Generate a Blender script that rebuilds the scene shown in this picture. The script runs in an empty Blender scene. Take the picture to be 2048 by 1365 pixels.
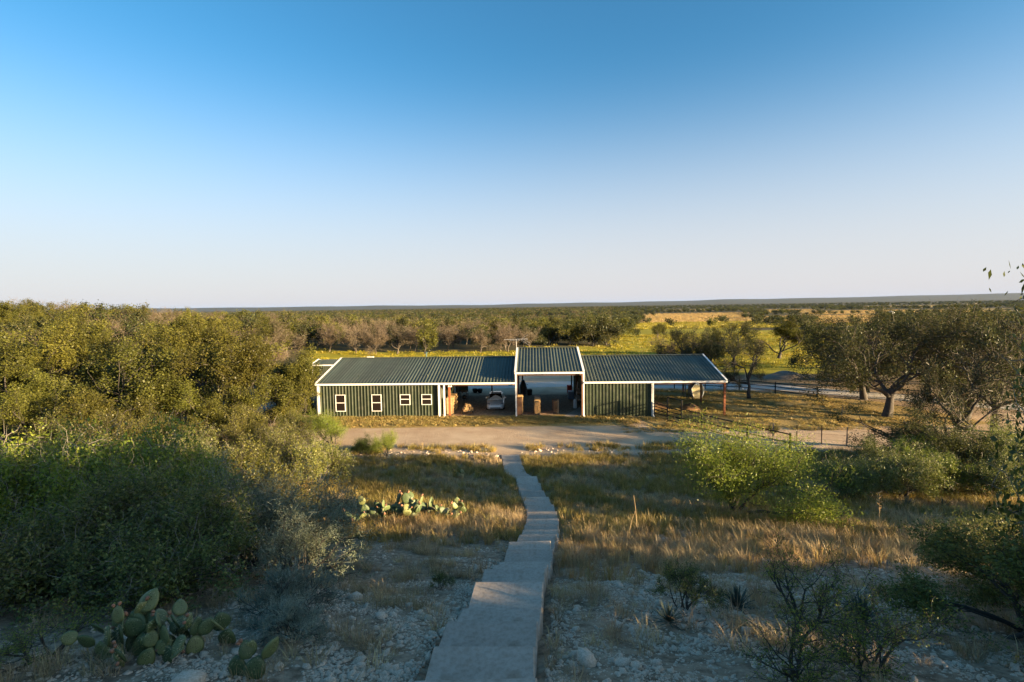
import bpy, math, random
import numpy as np
from mathutils import Matrix, Vector

SC = bpy.context.scene
COL = SC.collection
rad = math.radians

# ------------------------------------------------------------------ camera
cam_data = bpy.data.cameras.new('camera')
cam_data.sensor_width = 36.0
cam_data.lens = 36.0 * 1000 / 2048
cam_data.clip_start = 0.1
cam_data.clip_end = 60000
cam = bpy.data.objects.new('camera', cam_data)
COL.objects.link(cam)
cam.matrix_world = (Matrix.Translation((0, 0, 10.4)) @ Matrix.Rotation(rad(90 - 4.09), 4, 'X')
                    @ Matrix.Rotation(rad(-0.85), 4, 'Z'))
SC.camera = cam

# ------------------------------------------------------------------ sky, sun, exposure
SUN_EL = rad(8.4)
SUN_DIR = Vector((0.895 * math.cos(SUN_EL), -0.446 * math.cos(SUN_EL), math.sin(SUN_EL)))   # towards the sun
world = bpy.data.worlds.new('World')
SC.world = world
world.use_nodes = True
wn = world.node_tree
sky = wn.nodes.new('ShaderNodeTexSky')
sky.sky_type = 'NISHITA'
sky.sun_disc = False
sky.sun_elevation = SUN_EL
sky.sun_rotation = math.atan2(SUN_DIR.x, SUN_DIR.y)
sky.altitude = 400
sky.air_density = 0.8
sky.dust_density = 1.6
sky.ozone_density = 3.0
grade = wn.nodes.new('ShaderNodeHueSaturation')           # clear dry-air blue, the same all over the sky
grade.inputs['Saturation'].default_value = 1.16
grade.inputs['Value'].default_value = 1.1
wn.links.new(sky.outputs[0], grade.inputs['Color'])
w_geo = wn.nodes.new('ShaderNodeTexCoord'); w_sep = wn.nodes.new('ShaderNodeSeparateXYZ')
wn.links.new(w_geo.outputs['Generated'], w_sep.inputs[0])
w_map = wn.nodes.new('ShaderNodeMapRange'); w_map.interpolation_type = 'SMOOTHERSTEP'   # pale ground haze low down, all round the horizon
w_map.inputs['From Min'].default_value = 0.47; w_map.inputs['From Max'].default_value = -0.03
w_map.inputs['To Min'].default_value = 0.0; w_map.inputs['To Max'].default_value = 0.92
wn.links.new(w_sep.outputs['Z'], w_map.inputs['Value'])
w_mix = wn.nodes.new('ShaderNodeMixRGB')
w_mix.inputs[2].default_value = (2.24, 2.14, 2.22, 1)
w_tint = wn.nodes.new('ShaderNodeMixRGB'); w_tint.blend_type = 'MULTIPLY'; w_tint.inputs[0].default_value = 1.0
w_tint.inputs[2].default_value = (1.06, 1.03, 0.82, 1)
wn.links.new(grade.outputs[0], w_tint.inputs[1])
wn.links.new(w_map.outputs[0], w_mix.inputs[0]); wn.links.new(w_tint.outputs[0], w_mix.inputs[1])
wn.links.new(w_mix.outputs[0], wn.nodes['Background'].inputs[0])
wn.nodes['Background'].inputs[1].default_value = 0.068
sun_data = bpy.data.lights.new('sun', 'SUN')
sun_data.energy = 5.0
sun_data.angle = rad(0.6)
sun_data.color = (1.0, 0.74, 0.42)
sun = bpy.data.objects.new('sun', sun_data)
COL.objects.link(sun)
sun.rotation_euler = SUN_DIR.to_track_quat('Z', 'Y').to_euler()
SC.view_settings.view_transform = 'Standard'
SC.view_settings.look = 'None'
SC.view_settings.exposure = 2.35
SC.view_settings.gamma = 1.0
SC.view_settings.use_curve_mapping = False
SC.render.engine = 'CYCLES'
SC.cycles.max_bounces = 6
SC.cycles.transparent_max_bounces = 8
SC.cycles.use_denoising = True

# ------------------------------------------------------------------ helpers
def tag(o, label=None, cat=None, group=None, kind=None):
    if label: o['label'] = label
    if cat: o['category'] = cat
    if group: o['group'] = group
    if kind: o['kind'] = kind
    return o

def link(name, mesh, parent=None, mat=None):
    if mat is not None and mesh is not None and len(mesh.materials) == 0:
        mesh.materials.append(mat)
    o = bpy.data.objects.new(name, mesh)
    COL.objects.link(o)
    if parent is not None:
        o.parent = parent
    return o

def empty(name, loc=(0, 0, 0), rz=0.0):
    o = bpy.data.objects.new(name, None)
    o.empty_display_size = 0.3
    COL.objects.link(o)
    o.location = loc
    o.rotation_euler = (0, 0, rz)
    return o

def np_mesh(name, V, F, tint=None, smooth=False):
    """V (n,3); F (m,3) or (m,4) int array, or a list of such arrays."""
    V = np.asarray(V, np.float32)
    Fs = F if isinstance(F, list) else [F]
    Fs = [np.asarray(f, np.int32) for f in Fs if len(f)]
    me = bpy.data.meshes.new(name)
    me.vertices.add(len(V))
    me.vertices.foreach_set('co', V.ravel())
    loops = np.concatenate([f.ravel() for f in Fs])
    tot = np.concatenate([np.full(len(f), f.shape[1], np.int32) for f in Fs])
    me.loops.add(len(loops))
    me.loops.foreach_set('vertex_index', loops)
    me.polygons.add(len(tot))
    st = np.zeros(len(tot), np.int32)
    st[1:] = np.cumsum(tot)[:-1]
    me.polygons.foreach_set('loop_start', st)
    me.polygons.foreach_set('loop_total', tot)
    if tint is not None:
        a = me.attributes.new('tint', 'FLOAT', 'FACE')
        a.data.foreach_set('value', np.asarray(tint, np.float32))
    me.update(calc_edges=True)
    if smooth:
        me.polygons.foreach_set('use_smooth', np.ones(len(tot), bool))
    return me

class MB:
    """collects shapes into one mesh"""
    def __init__(s):
        s.v = []; s.f = []
    def add(s, vs, fs):
        b = len(s.v)
        s.v += [tuple(map(float, p)) for p in vs]
        s.f += [tuple(b + i for i in f) for f in fs]
        return s
    def box(s, x0, x1, y0, y1, z0, z1):
        return s.add([(x0, y0, z0), (x1, y0, z0), (x1, y1, z0), (x0, y1, z0), (x0, y0, z1), (x1, y0, z1), (x1, y1, z1), (x0, y1, z1)],
                     [(0, 3, 2, 1), (4, 5, 6, 7), (0, 1, 5, 4), (1, 2, 6, 5), (2, 3, 7, 6), (3, 0, 4, 7)])
    def bar(s, a, b, w, h, up=(0, 0, 1)):
        """rectangular bar from a to b"""
        a = np.array(a, float); b = np.array(b, float); d = b - a; d /= np.linalg.norm(d)
        up = np.array(up, float)
        if abs(d @ up) > 0.98: up = np.array((0, 1, 0), float)
        r = np.cross(d, up); r /= np.linalg.norm(r); u = np.cross(r, d)
        vs = []
        for p in (a, b):
            for sx, sz in ((-1, -1), (1, -1), (1, 1), (-1, 1)):
                vs.append(p + r * sx * w / 2 + u * sz * h / 2)
        return s.add(vs, [(0, 1, 2, 3), (7, 6, 5, 4), (0, 4, 5, 1), (1, 5, 6, 2), (2, 6, 7, 3), (3, 7, 4, 0)])
    def cyl(s, a, b, r0, r1=None, n=10, caps=True):
        r1 = r0 if r1 is None else r1
        a = np.array(a, float); b = np.array(b, float); d = b - a; d /= np.linalg.norm(d)
        up = np.array((0, 0, 1.0)) if abs(d[2]) < 0.9 else np.array((1.0, 0, 0))
        x = np.cross(d, up); x /= np.linalg.norm(x); y = np.cross(d, x)
        vs = []
        for p, r in ((a, r0), (b, r1)):
            for k in range(n):
                t = 2 * math.pi * k / n
                vs.append(p + (x * math.cos(t) + y * math.sin(t)) * r)
        fs = [(k, (k + 1) % n, n + (k + 1) % n, n + k) for k in range(n)]
        if caps: fs += [tuple(range(n))[::-1], tuple(range(n, 2 * n))]
        return s.add(vs, fs)
    def prism(s, poly, axis_a, axis_b, off0, off1, n):
        """2-D polygon in plane (axis_a, axis_b) swept along n between off0 and off1"""
        A = np.array(axis_a, float); Bv = np.array(axis_b, float); n = np.array(n, float); k = len(poly)
        vs = [A * p[0] + Bv * p[1] + n * off0 for p in poly] + [A * p[0] + Bv * p[1] + n * off1 for p in poly]
        fs = [(i, (i + 1) % k, k + (i + 1) % k, k + i) for i in range(k)] + [tuple(range(k))[::-1], tuple(range(k, 2 * k))]
        return s.add(vs, fs)
    def loft(s, rings, caps=True):
        n = len(rings[0]); vs = [p for r in rings for p in r]; fs = []
        for i in range(len(rings) - 1):
            for k in range(n):
                fs.append((i * n + k, i * n + (k + 1) % n, (i + 1) * n + (k + 1) % n, (i + 1) * n + k))
        if caps: fs += [tuple(range(n))[::-1], tuple(range((len(rings) - 1) * n, len(rings) * n))]
        return s.add(vs, fs)
    def mesh(s, name, smooth=False):
        me = bpy.data.meshes.new(name)
        me.from_pydata(s.v, [], s.f)
        me.validate()
        if smooth:
            me.polygons.foreach_set('use_smooth', np.ones(len(me.polygons), bool))
        me.update()
        return me
    def build(s, name, mat, parent=None, smooth=False):
        return link(name, s.mesh(name, smooth), parent, mat)

# ------------------------------------------------------------------ materials
MATS = {}
def nodes_of(name):
    m = bpy.data.materials.new(name)
    m.use_nodes = True
    nt = m.node_tree
    return m, nt, nt.nodes['Principled BSDF'], nt.nodes['Material Output']

def N(nt, t, **kw):
    n = nt.nodes.new('ShaderNode' + t)
    for k, v in kw.items(): setattr(n, k, v)
    return n

def noise(nt, scale, detail=4.0, rough=0.6, coord='Object'):
    tc = N(nt, 'TexCoord')
    n = N(nt, 'TexNoise')
    n.inputs['Scale'].default_value = scale
    n.inputs['Detail'].default_value = detail
    n.inputs['Roughness'].default_value = rough
    nt.links.new(tc.outputs[coord], n.inputs['Vector'])
    return n

def ramp(nt, fac, stops):
    r = N(nt, 'ValToRGB')
    while len(r.color_ramp.elements) < len(stops): r.color_ramp.elements.new(0.5)
    for e, (p, c) in zip(r.color_ramp.elements, stops):
        e.position = p; e.color = (*c, 1)
    nt.links.new(fac, r.inputs[0])
    return r

def surf(name, c0, c1, scale=4.0, rough=0.7, metal=0.0, bump=0.0, bscale=None, spec=0.4, coord='Object'):
    """plain surface: noise between two colours, optional fine relief"""
    m, nt, p, out = nodes_of(name)
    n = noise(nt, scale, 5.0, 0.65, coord)
    r = ramp(nt, n.outputs[0], [(0.3, c0), (0.7, c1)])
    nt.links.new(r.outputs[0], p.inputs['Base Color'])
    p.inputs['Roughness'].default_value = rough
    p.inputs['Metallic'].default_value = metal
    p.inputs['Specular IOR Level'].default_value = spec
    if bump:
        b = N(nt, 'Bump'); b.inputs['Strength'].default_value = bump; b.inputs['Distance'].default_value = 0.02
        n2 = noise(nt, bscale or scale * 6, 4.0, 0.6, coord)
        nt.links.new(n2.outputs[0], b.inputs['Height']); nt.links.new(b.outputs[0], p.inputs['Normal'])
    MATS[name] = m
    return m

def leafmat(name, cols, trans=0.35, vary=0.32, rough=0.6):
    """foliage: colour per leaf face (attribute tint), a little per plant, thin and translucent"""
    m, nt, p, out = nodes_of(name)
    nt.nodes.remove(p)
    at = N(nt, 'Attribute'); at.attribute_name = 'tint'
    oi = N(nt, 'ObjectInfo')
    k = len(cols)
    r = ramp(nt, at.outputs['Fac'], [(i / max(1, k - 1), c) for i, c in enumerate(cols)])
    mul = N(nt, 'MapRange'); mul.inputs['To Min'].default_value = 1 - vary; mul.inputs['To Max'].default_value = 1 + vary
    nt.links.new(oi.outputs['Random'], mul.inputs['Value'])
    hs = N(nt, 'HueSaturation')
    hv = N(nt, 'MapRange'); hv.inputs['To Min'].default_value = .484; hv.inputs['To Max'].default_value = .512
    wn_ = N(nt, 'TexWhiteNoise'); wn_.noise_dimensions = '1D'; nt.links.new(oi.outputs['Random'], wn_.inputs['W']); nt.links.new(wn_.outputs['Value'], hv.inputs['Value']); nt.links.new(hv.outputs[0], hs.inputs['Hue'])
    nt.links.new(r.outputs[0], hs.inputs['Color']); nt.links.new(mul.outputs[0], hs.inputs['Value'])
    d = N(nt, 'BsdfDiffuse'); t = N(nt, 'BsdfTranslucent'); g = N(nt, 'BsdfGlossy')
    g.inputs['Roughness'].default_value = 0.45
    g.inputs['Color'].default_value = (0.6, 0.6, 0.6, 1)
    mx = N(nt, 'MixShader'); mx.inputs[0].default_value = trans
    mx2 = N(nt, 'MixShader'); mx2.inputs[0].default_value = 0.04
    for q in (d, t): nt.links.new(hs.outputs[0], q.inputs['Color'])
    nt.links.new(d.outputs[0], mx.inputs[1]); nt.links.new(t.outputs[0], mx.inputs[2])
    nt.links.new(mx.outputs[0], mx2.inputs[1]); nt.links.new(g.outputs[0], mx2.inputs[2])
    nt.links.new(mx2.outputs[0], out.inputs['Surface'])
    MATS[name] = m
    return m

leafmat('oak_leaf', [(0.056, 0.060, 0.012), (0.104, 0.106, 0.018), (0.155, 0.148, 0.028)])
leafmat('dark_oak_leaf', [(0.036, 0.044, 0.015), (0.058, 0.066, 0.020), (0.095, 0.088, 0.028)])  # dark olive leaf; its darkness also stands in for shade on the right-hand grove
leafmat('bright_leaf', [(0.060, 0.090, 0.012), (0.155, 0.205, 0.022), (0.290, 0.310, 0.040)], trans=.4)
leafmat('mesquite_leaf', [(0.110, 0.165, 0.018), (0.200, 0.270, 0.030), (0.280, 0.310, 0.040)], trans=0.5)
leafmat('grey_leaf', [(0.085, 0.105, 0.058), (0.145, 0.170, 0.098), (0.215, 0.230, 0.140)], trans=0.25)
leafmat('blue_twig', [(0.150, 0.175, 0.130), (0.230, 0.260, 0.200)], trans=0.0)
leafmat('shrub_leaf', [(0.060, 0.075, 0.016), (0.135, 0.155, 0.034), (0.240, 0.235, 0.056)], trans=.3)
leafmat('pale_twig', [(.150, .130, .105), (.260, .230, .195)], trans=0.0)
leafmat('twig', [(0.070, 0.054, 0.036), (0.110, 0.085, 0.056), (0.155, 0.120, 0.080)], trans=0.0)
leafmat('twig_leaf', [(0.095, 0.080, 0.036), (0.145, 0.115, 0.055), (0.090, 0.090, 0.034)], trans=0.3)
leafmat('tan_grass', [(0.300, 0.215, 0.108), (0.440, 0.325, 0.168), (0.550, 0.425, 0.235)], trans=0.35)
leafmat('rust_grass', [(0.270, 0.150, 0.055), (0.400, 0.265, 0.095), (0.480, 0.360, 0.140)], trans=0.35)
leafmat('green_grass', [(0.195, 0.155, 0.034), (0.300, 0.235, 0.056), (0.420, 0.310, 0.095)], trans=0.35)
leafmat('gold_grass', [(0.260, 0.185, 0.060), (0.360, 0.270, 0.090), (0.300, 0.260, 0.080)], trans=0.35)
leafmat('yucca_leaf', [(0.070, 0.095, 0.070), (0.115, 0.140, 0.105), (0.165, 0.175, 0.120)], trans=0.1)
surf('oak_bark', (0.036, 0.030, 0.026), (0.078, 0.066, 0.055), 5, 0.9, bump=0.5)
surf('grey_bark', (0.070, 0.056, 0.043), (0.130, 0.104, 0.078), 5, 0.9, bump=0.4)
surf('dark_stem', (0.040, 0.034, 0.030), (0.075, 0.064, 0.052), 8, 0.9)
surf('white_metal', (0.72, 0.70, 0.66), (0.80, 0.79, 0.76), 3, 0.45)
surf('orange_steel', (0.22, 0.070, 0.028), (0.32, 0.110, 0.046), 6, 0.6)
surf('dark_steel', (0.020, 0.022, 0.024), (0.045, 0.045, 0.045), 6, 0.5)
surf('pipe_steel', (0.010, 0.011, 0.012), (0.020, 0.020, 0.020), 6, 0.7, spec=.15)
surf('rust_steel', (0.085, 0.040, 0.024), (0.160, 0.075, 0.042), 8, 0.8)
m, nt, p, out = nodes_of('concrete')
n1 = noise(nt, 0.9, 6, .7); n2 = noise(nt, 14, 5, .7); n3 = noise(nt, 3.1, 3, .5)
c1 = ramp(nt, n1.outputs[0], [(.30, (.395, .315, .240)), (.55, (.495, .405, .318)), (.72, (.580, .480, .385))])
c2 = ramp(nt, n2.outputs[0], [(.30, (.72, .70, .67)), (.55, (1, 1, 1))]); c3 = ramp(nt, n3.outputs[0], [(.32, (.74, .70, .64)), (.44, (1, 1, 1))])
oi = N(nt, 'ObjectInfo'); c4 = ramp(nt, oi.outputs['Random'], [(0, (.76, .76, .76)), (1, (1.0, 1.0, 1.0))])
last = c1.outputs[0]
for cc in (c2, c3, c4):
    mx = N(nt, 'MixRGB'); mx.blend_type = 'MULTIPLY'; mx.inputs[0].default_value = 1; nt.links.new(last, mx.inputs[1]); nt.links.new(cc.outputs[0], mx.inputs[2]); last = mx.outputs[0]
nt.links.new(last, p.inputs['Base Color']); p.inputs['Roughness'].default_value = .88
bb = N(nt, 'Bump'); bb.inputs['Strength'].default_value = .5; bb.inputs['Distance'].default_value = .01
nt.links.new(n2.outputs[0], bb.inputs['Height']); nt.links.new(bb.outputs[0], p.inputs['Normal'])
MATS['concrete'] = m
surf('plywood', (0.34, 0.235, 0.115), (0.46, 0.33, 0.175), 5, 0.8)
surf('brown_board', (0.105, 0.052, 0.030), (0.165, 0.085, 0.050), 4, 0.8)
surf('log_wood', (0.26, 0.150, 0.065), (0.64, 0.420, 0.190), 3.3, 0.85, bump=0.3)
surf('dark_log', (0.075, 0.042, 0.026), (0.200, 0.120, 0.066), 3.3, 0.9, bump=0.3)
surf('limestone', (0.40, 0.305, 0.220), (0.76, 0.600, 0.450), 6, 0.9, bump=0.4)
surf('black_plastic', (0.012, 0.012, 0.013), (0.026, 0.026, 0.028), 5, 0.5)
surf('red_paint', (0.42, 0.030, 0.018), (0.60, 0.055, 0.030), 5, 0.45)
surf('cream_paint', (0.58, 0.49, 0.27), (0.70, 0.61, 0.36), 4, 0.7)
surf('weathered_wood', (0.16, 0.125, 0.095), (0.27, 0.215, 0.165), 5, 0.85)
surf('pale_blue_tarp', (0.13, 0.17, 0.22), (0.20, 0.24, 0.29), 4, 0.6)
surf('blue_steel', (0.07, 0.12, 0.20), (0.10, 0.16, 0.25), 4, 0.5)
surf('tyre', (0.012, 0.012, 0.012), (0.022, 0.022, 0.022), 6, 0.8)
surf('wheel_metal', (0.35, 0.36, 0.37), (0.45, 0.46, 0.47), 5, 0.35, metal=0.8)
surf('white_plastic', (0.72, 0.72, 0.70), (0.82, 0.82, 0.80), 4, 0.5)
surf('dirt_mound_soil', (0.20, 0.105, 0.045), (0.32, 0.180, 0.080), 3, 0.95, bump=0.6)
surf('antenna_metal', (0.45, 0.45, 0.45), (0.6, 0.6, 0.6), 6, 0.4, metal=0.7)
surf('blue_green_paint', (0.045, 0.085, 0.085), (0.065, 0.110, 0.105), 3, 0.5)
surf('fruit_red', (0.23, 0.105, 0.062), (0.30, 0.155, 0.085), 6, 0.6)
surf('silver_tank', (0.62, 0.62, 0.62), (0.75, 0.75, 0.74), 3, 0.4)

def paint_metal(name, c0, c1, rough, streak):
    """baked enamel on ribbed sheet: faint dirt streaks, slightly dusty"""
    m, nt, p, out = nodes_of(name)
    tc = N(nt, 'TexCoord'); mp = N(nt, 'Mapping'); mp.inputs['Scale'].default_value = streak
    n = N(nt, 'TexNoise'); n.inputs['Scale'].default_value = 1.0; n.inputs['Detail'].default_value = 5
    nt.links.new(tc.outputs['Object'], mp.inputs[0]); nt.links.new(mp.outputs[0], n.inputs['Vector'])
    r = ramp(nt, n.outputs[0], [(0.3, c0), (0.7, c1)])
    sx_ = N(nt, 'SeparateXYZ'); nt.links.new(tc.outputs['Object'], sx_.inputs[0])
    sn = N(nt, 'Math', operation='SNAP'); sn.inputs[1].default_value = .915; nt.links.new(sx_.outputs[0], sn.inputs[0])   # one sheet is three ribs wide
    wh = N(nt, 'TexWhiteNoise'); wh.noise_dimensions = '1D'; nt.links.new(sn.outputs[0], wh.inputs['W'])
    mr = N(nt, 'MapRange'); mr.inputs['To Min'].default_value = .80; mr.inputs['To Max'].default_value = 1.22; nt.links.new(wh.outputs['Value'], mr.inputs['Value'])
    dn = noise(nt, 1.3, 6, .7); dust = ramp(nt, dn.outputs[0], [(.48, (0, 0, 0)), (.80, (.34, .34, .34))])
    hs = N(nt, 'HueSaturation'); nt.links.new(r.outputs[0], hs.inputs['Color']); nt.links.new(mr.outputs[0], hs.inputs['Value'])
    mx = N(nt, 'MixRGB'); nt.links.new(dust.outputs[0], mx.inputs[0]); nt.links.new(hs.outputs[0], mx.inputs[1]); mx.inputs[2].default_value = (.16, .145, .115, 1)
    nt.links.new(mx.outputs[0], p.inputs['Base Color'])
    p.inputs['Roughness'].default_value = rough
    p.inputs['Specular IOR Level'].default_value = 0.3
    MATS[name] = m
paint_metal('roof_green', (0.044, 0.056, 0.042), (0.060, 0.072, 0.055), 0.5, (1.2, 0.25, 0.25))
paint_metal('wall_green', (0.020, 0.029, 0.016), (0.029, 0.040, 0.022), 0.50, (1.5, 1.5, 0.4))

def glassmat():
    m, nt, p, out = nodes_of('dark_glass')
    p.inputs['Base Color'].default_value = (0.016, 0.012, 0.010, 1)
    p.inputs['Roughness'].default_value = 0.12
    p.inputs['Specular IOR Level'].default_value = 0.15
    MATS['dark_glass'] = m
    m, nt, p, out = nodes_of('car_paint')
    n = noise(nt, 3, 3)
    r = ramp(nt, n.outputs[0], [(0.3, (0.66, 0.66, 0.66)), (0.7, (0.74, 0.74, 0.74))])
    nt.links.new(r.outputs[0], p.inputs['Base Color'])
    p.inputs['Metallic'].default_value = 0.15; p.inputs['Roughness'].default_value = 0.35
    p.inputs['Coat Weight'].default_value = 0.6; p.inputs['Coat Roughness'].default_value = 0.06
    MATS['car_paint'] = m
    m, nt, p, out = nodes_of('lamp_lens')
    p.inputs['Base Color'].default_value = (0.32, 0.33, 0.35, 1); p.inputs['Roughness'].default_value = 0.1
    MATS['lamp_lens'] = m
    # cactus pad: green skin with rows of dark areoles
    m, nt, p, out = nodes_of('cactus_pad')
    tc = N(nt, 'TexCoord'); v = N(nt, 'TexVoronoi'); v.inputs['Scale'].default_value = 9.5
    v.inputs['Randomness'].default_value = 0.35
    nt.links.new(tc.outputs['Object'], v.inputs['Vector'])
    r = ramp(nt, v.outputs['Distance'], [(0.0, (0.030, 0.030, 0.014)), (0.16, (0.055, 0.062, 0.026)), (0.26, (1, 1, 1))])
    oi = N(nt, 'ObjectInfo')
    base = ramp(nt, oi.outputs['Random'], [(0.0, (0.050, 0.076, 0.030)), (0.5, (0.088, 0.122, 0.046)), (1.0, (0.165, 0.175, 0.062))])
    mx = N(nt, 'MixRGB'); mx.blend_type = 'MULTIPLY'; mx.inputs[0].default_value = 1.0
    nt.links.new(base.outputs[0], mx.inputs[1]); nt.links.new(r.outputs[0], mx.inputs[2])
    nt.links.new(mx.outputs[0], p.inputs['Base Color']); p.inputs['Roughness'].default_value = 0.55
    p.inputs['Subsurface Weight'].default_value = 0.0
    MATS['cactus_pad'] = m
glassmat()

# ------------------------------------------------------------------ terrain
KY = np.array([-400, -60, -20, -5, 0, 6, 10.4, 15, 20, 25, 29, 33, 37, 60, 75, 135, 250, 400, 600, 1000, 3000, 60000.])
KZ = np.array([14, 13, 10.8, 8.9, 7.9, 6.05, 4.5, 2.95, 1.6, .85, .45, .15, 0, 0, -.2, -1.4, -4.5, -8.5, -12, -14, -14, -14])
def sstep(a, b, x):
    t = np.clip((np.asarray(x, float) - a) / (b - a), 0, 1)
    return t * t * (3 - 2 * t)
def vnoise(x, y, s):
    """cheap smooth noise, about -1..1"""
    x = np.asarray(x, float) / s; y = np.asarray(y, float) / s
    return (np.sin(x * 1.7 + 1.3 * np.sin(y * 1.1 + .7)) + np.sin(y * 1.9 + 1.6 * np.sin(x * .9 + 2.1)) + np.sin((x + y) * 2.7 + np.sin(x * 2.3 - y))) / 3
def T(x, y, rough=True):
    x = np.asarray(x, float); y = np.asarray(y, float)
    d = np.minimum(np.maximum(.08 * np.abs(y), 1.), 60)
    z = sum(np.interp(y + k * d, KY, KZ) for k in (-1, -.5, 0, .5, 1)) / 5
    hill = z * (z > 0)
    z = z - hill * 0.45 * sstep(14, 42, x)
    z = z + 8 * np.exp(-((x + 150) / 80) ** 2 - ((y - 150) / 90) ** 2)
    if rough:
        amp = 0.09 * sstep(36, 28, y)
        z = z + amp * (vnoise(x, y, 1.9) + .5 * vnoise(x + 9, y - 4, .7))
        z = z + 0.25 * sstep(75, 120, y) * vnoise(x, y, 22)
    return z

def axis_coords(dense0, dense1, step, far0, far1, grow):
    c = list(np.arange(dense0, dense1 + 1e-6, step)); s = step
    while c[-1] < far1: s *= grow; c.append(min(c[-1] + s, far1))
    s = step; lo = []; q = dense0
    while q > far0: s *= grow; q = max(q - s, far0); lo.append(q)
    return np.array(lo[::-1] + c)
GX = axis_coords(-24, 26, .4, -40000, 40000, 1.10)
GY = axis_coords(2, 50, .4, -420, 45000, 1.075)

def seg_dist(x, y, pts):
    """distance from points to a polyline"""
    best = np.full(np.shape(x), 1e9)
    for (ax, ay), (bx, by) in zip(pts[:-1], pts[1:]):
        dx, dy = bx - ax, by - ay
        t = np.clip(((x - ax) * dx + (y - ay) * dy) / (dx * dx + dy * dy), 0, 1)
        best = np.minimum(best, np.hypot(x - ax - t * dx, y - ay - t * dy))
    return best
ROAD = [(-80, 49), (-45, 44), (-30, 41.5), (-14, 39), (0, 38.2), (10, 37.5), (20, 36.5), (30, 37), (45, 40)]
DRIVE = [(-6, 64), (8, 65), (22, 62.5), (32.4, 60), (40, 53.5), (49, 46.8), (60, 40), (75, 34)]

def field_mask(x, y):
    """(meadow, golden field) weights, 0..1, by plan position"""
    q = x / np.maximum(y, 1.)
    n = .02 * vnoise(x, y, 40)
    def rect(q0, q1, y0, y1, sy=.06, sq=.012):
        return sstep(q0 - sq, q0 + sq, q + n) * sstep(q1 + sq, q1 - sq, q + n) * sstep(y0 * (1 - sy), y0 * (1 + sy), y) * sstep(y1 * (1 + sy), y1 * (1 - sy), y)
    mead = np.maximum.reduce([rect(.03, .26, 84, 138), rect(.20, .47, 84, 345), rect(-.42, .03, 78, 122), rect(.40, .74, 72, 270), rect(.24, .50, 330, 560), rect(.5, .75, 330, 420), rect(-.9, -.4, 74, 88)])
    gold = np.maximum.reduce([rect(.262, .475, 540, 1150), rect(.50, .74, 540, 800), rect(.58, 1.0, 880, 1200), rect(.60, .86, 400, 520), rect(.5, .60, 1100, 1500),
                              rect(.78, 1.2, 600, 800), rect(-.09, .0, 420, 520), rect(.7, .95, 1500, 2000), rect(.3, .42, 1500, 1800), rect(-.02, .1, 900, 1000)])
    return mead, gold

def path_centre(y):
    ky = [4.0, 5.4, 6.3, 7.05, 8.3, 9.6, 10.4, 11.1, 12.2, 13.5, 14.8, 16, 18.3, 21.2, 22.8, 23.5, 27.5, 28.2, 28.6, 31.2, 33]
    kx = [-.40, -.40, -.33, -.20, -.11, .01, .12, .24, .35, .47, .70, .86, 1.07, 1.13, 1.03, .92, .72, .45, .05, -.10, -.20]
    return np.interp(y, ky, kx)

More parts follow.
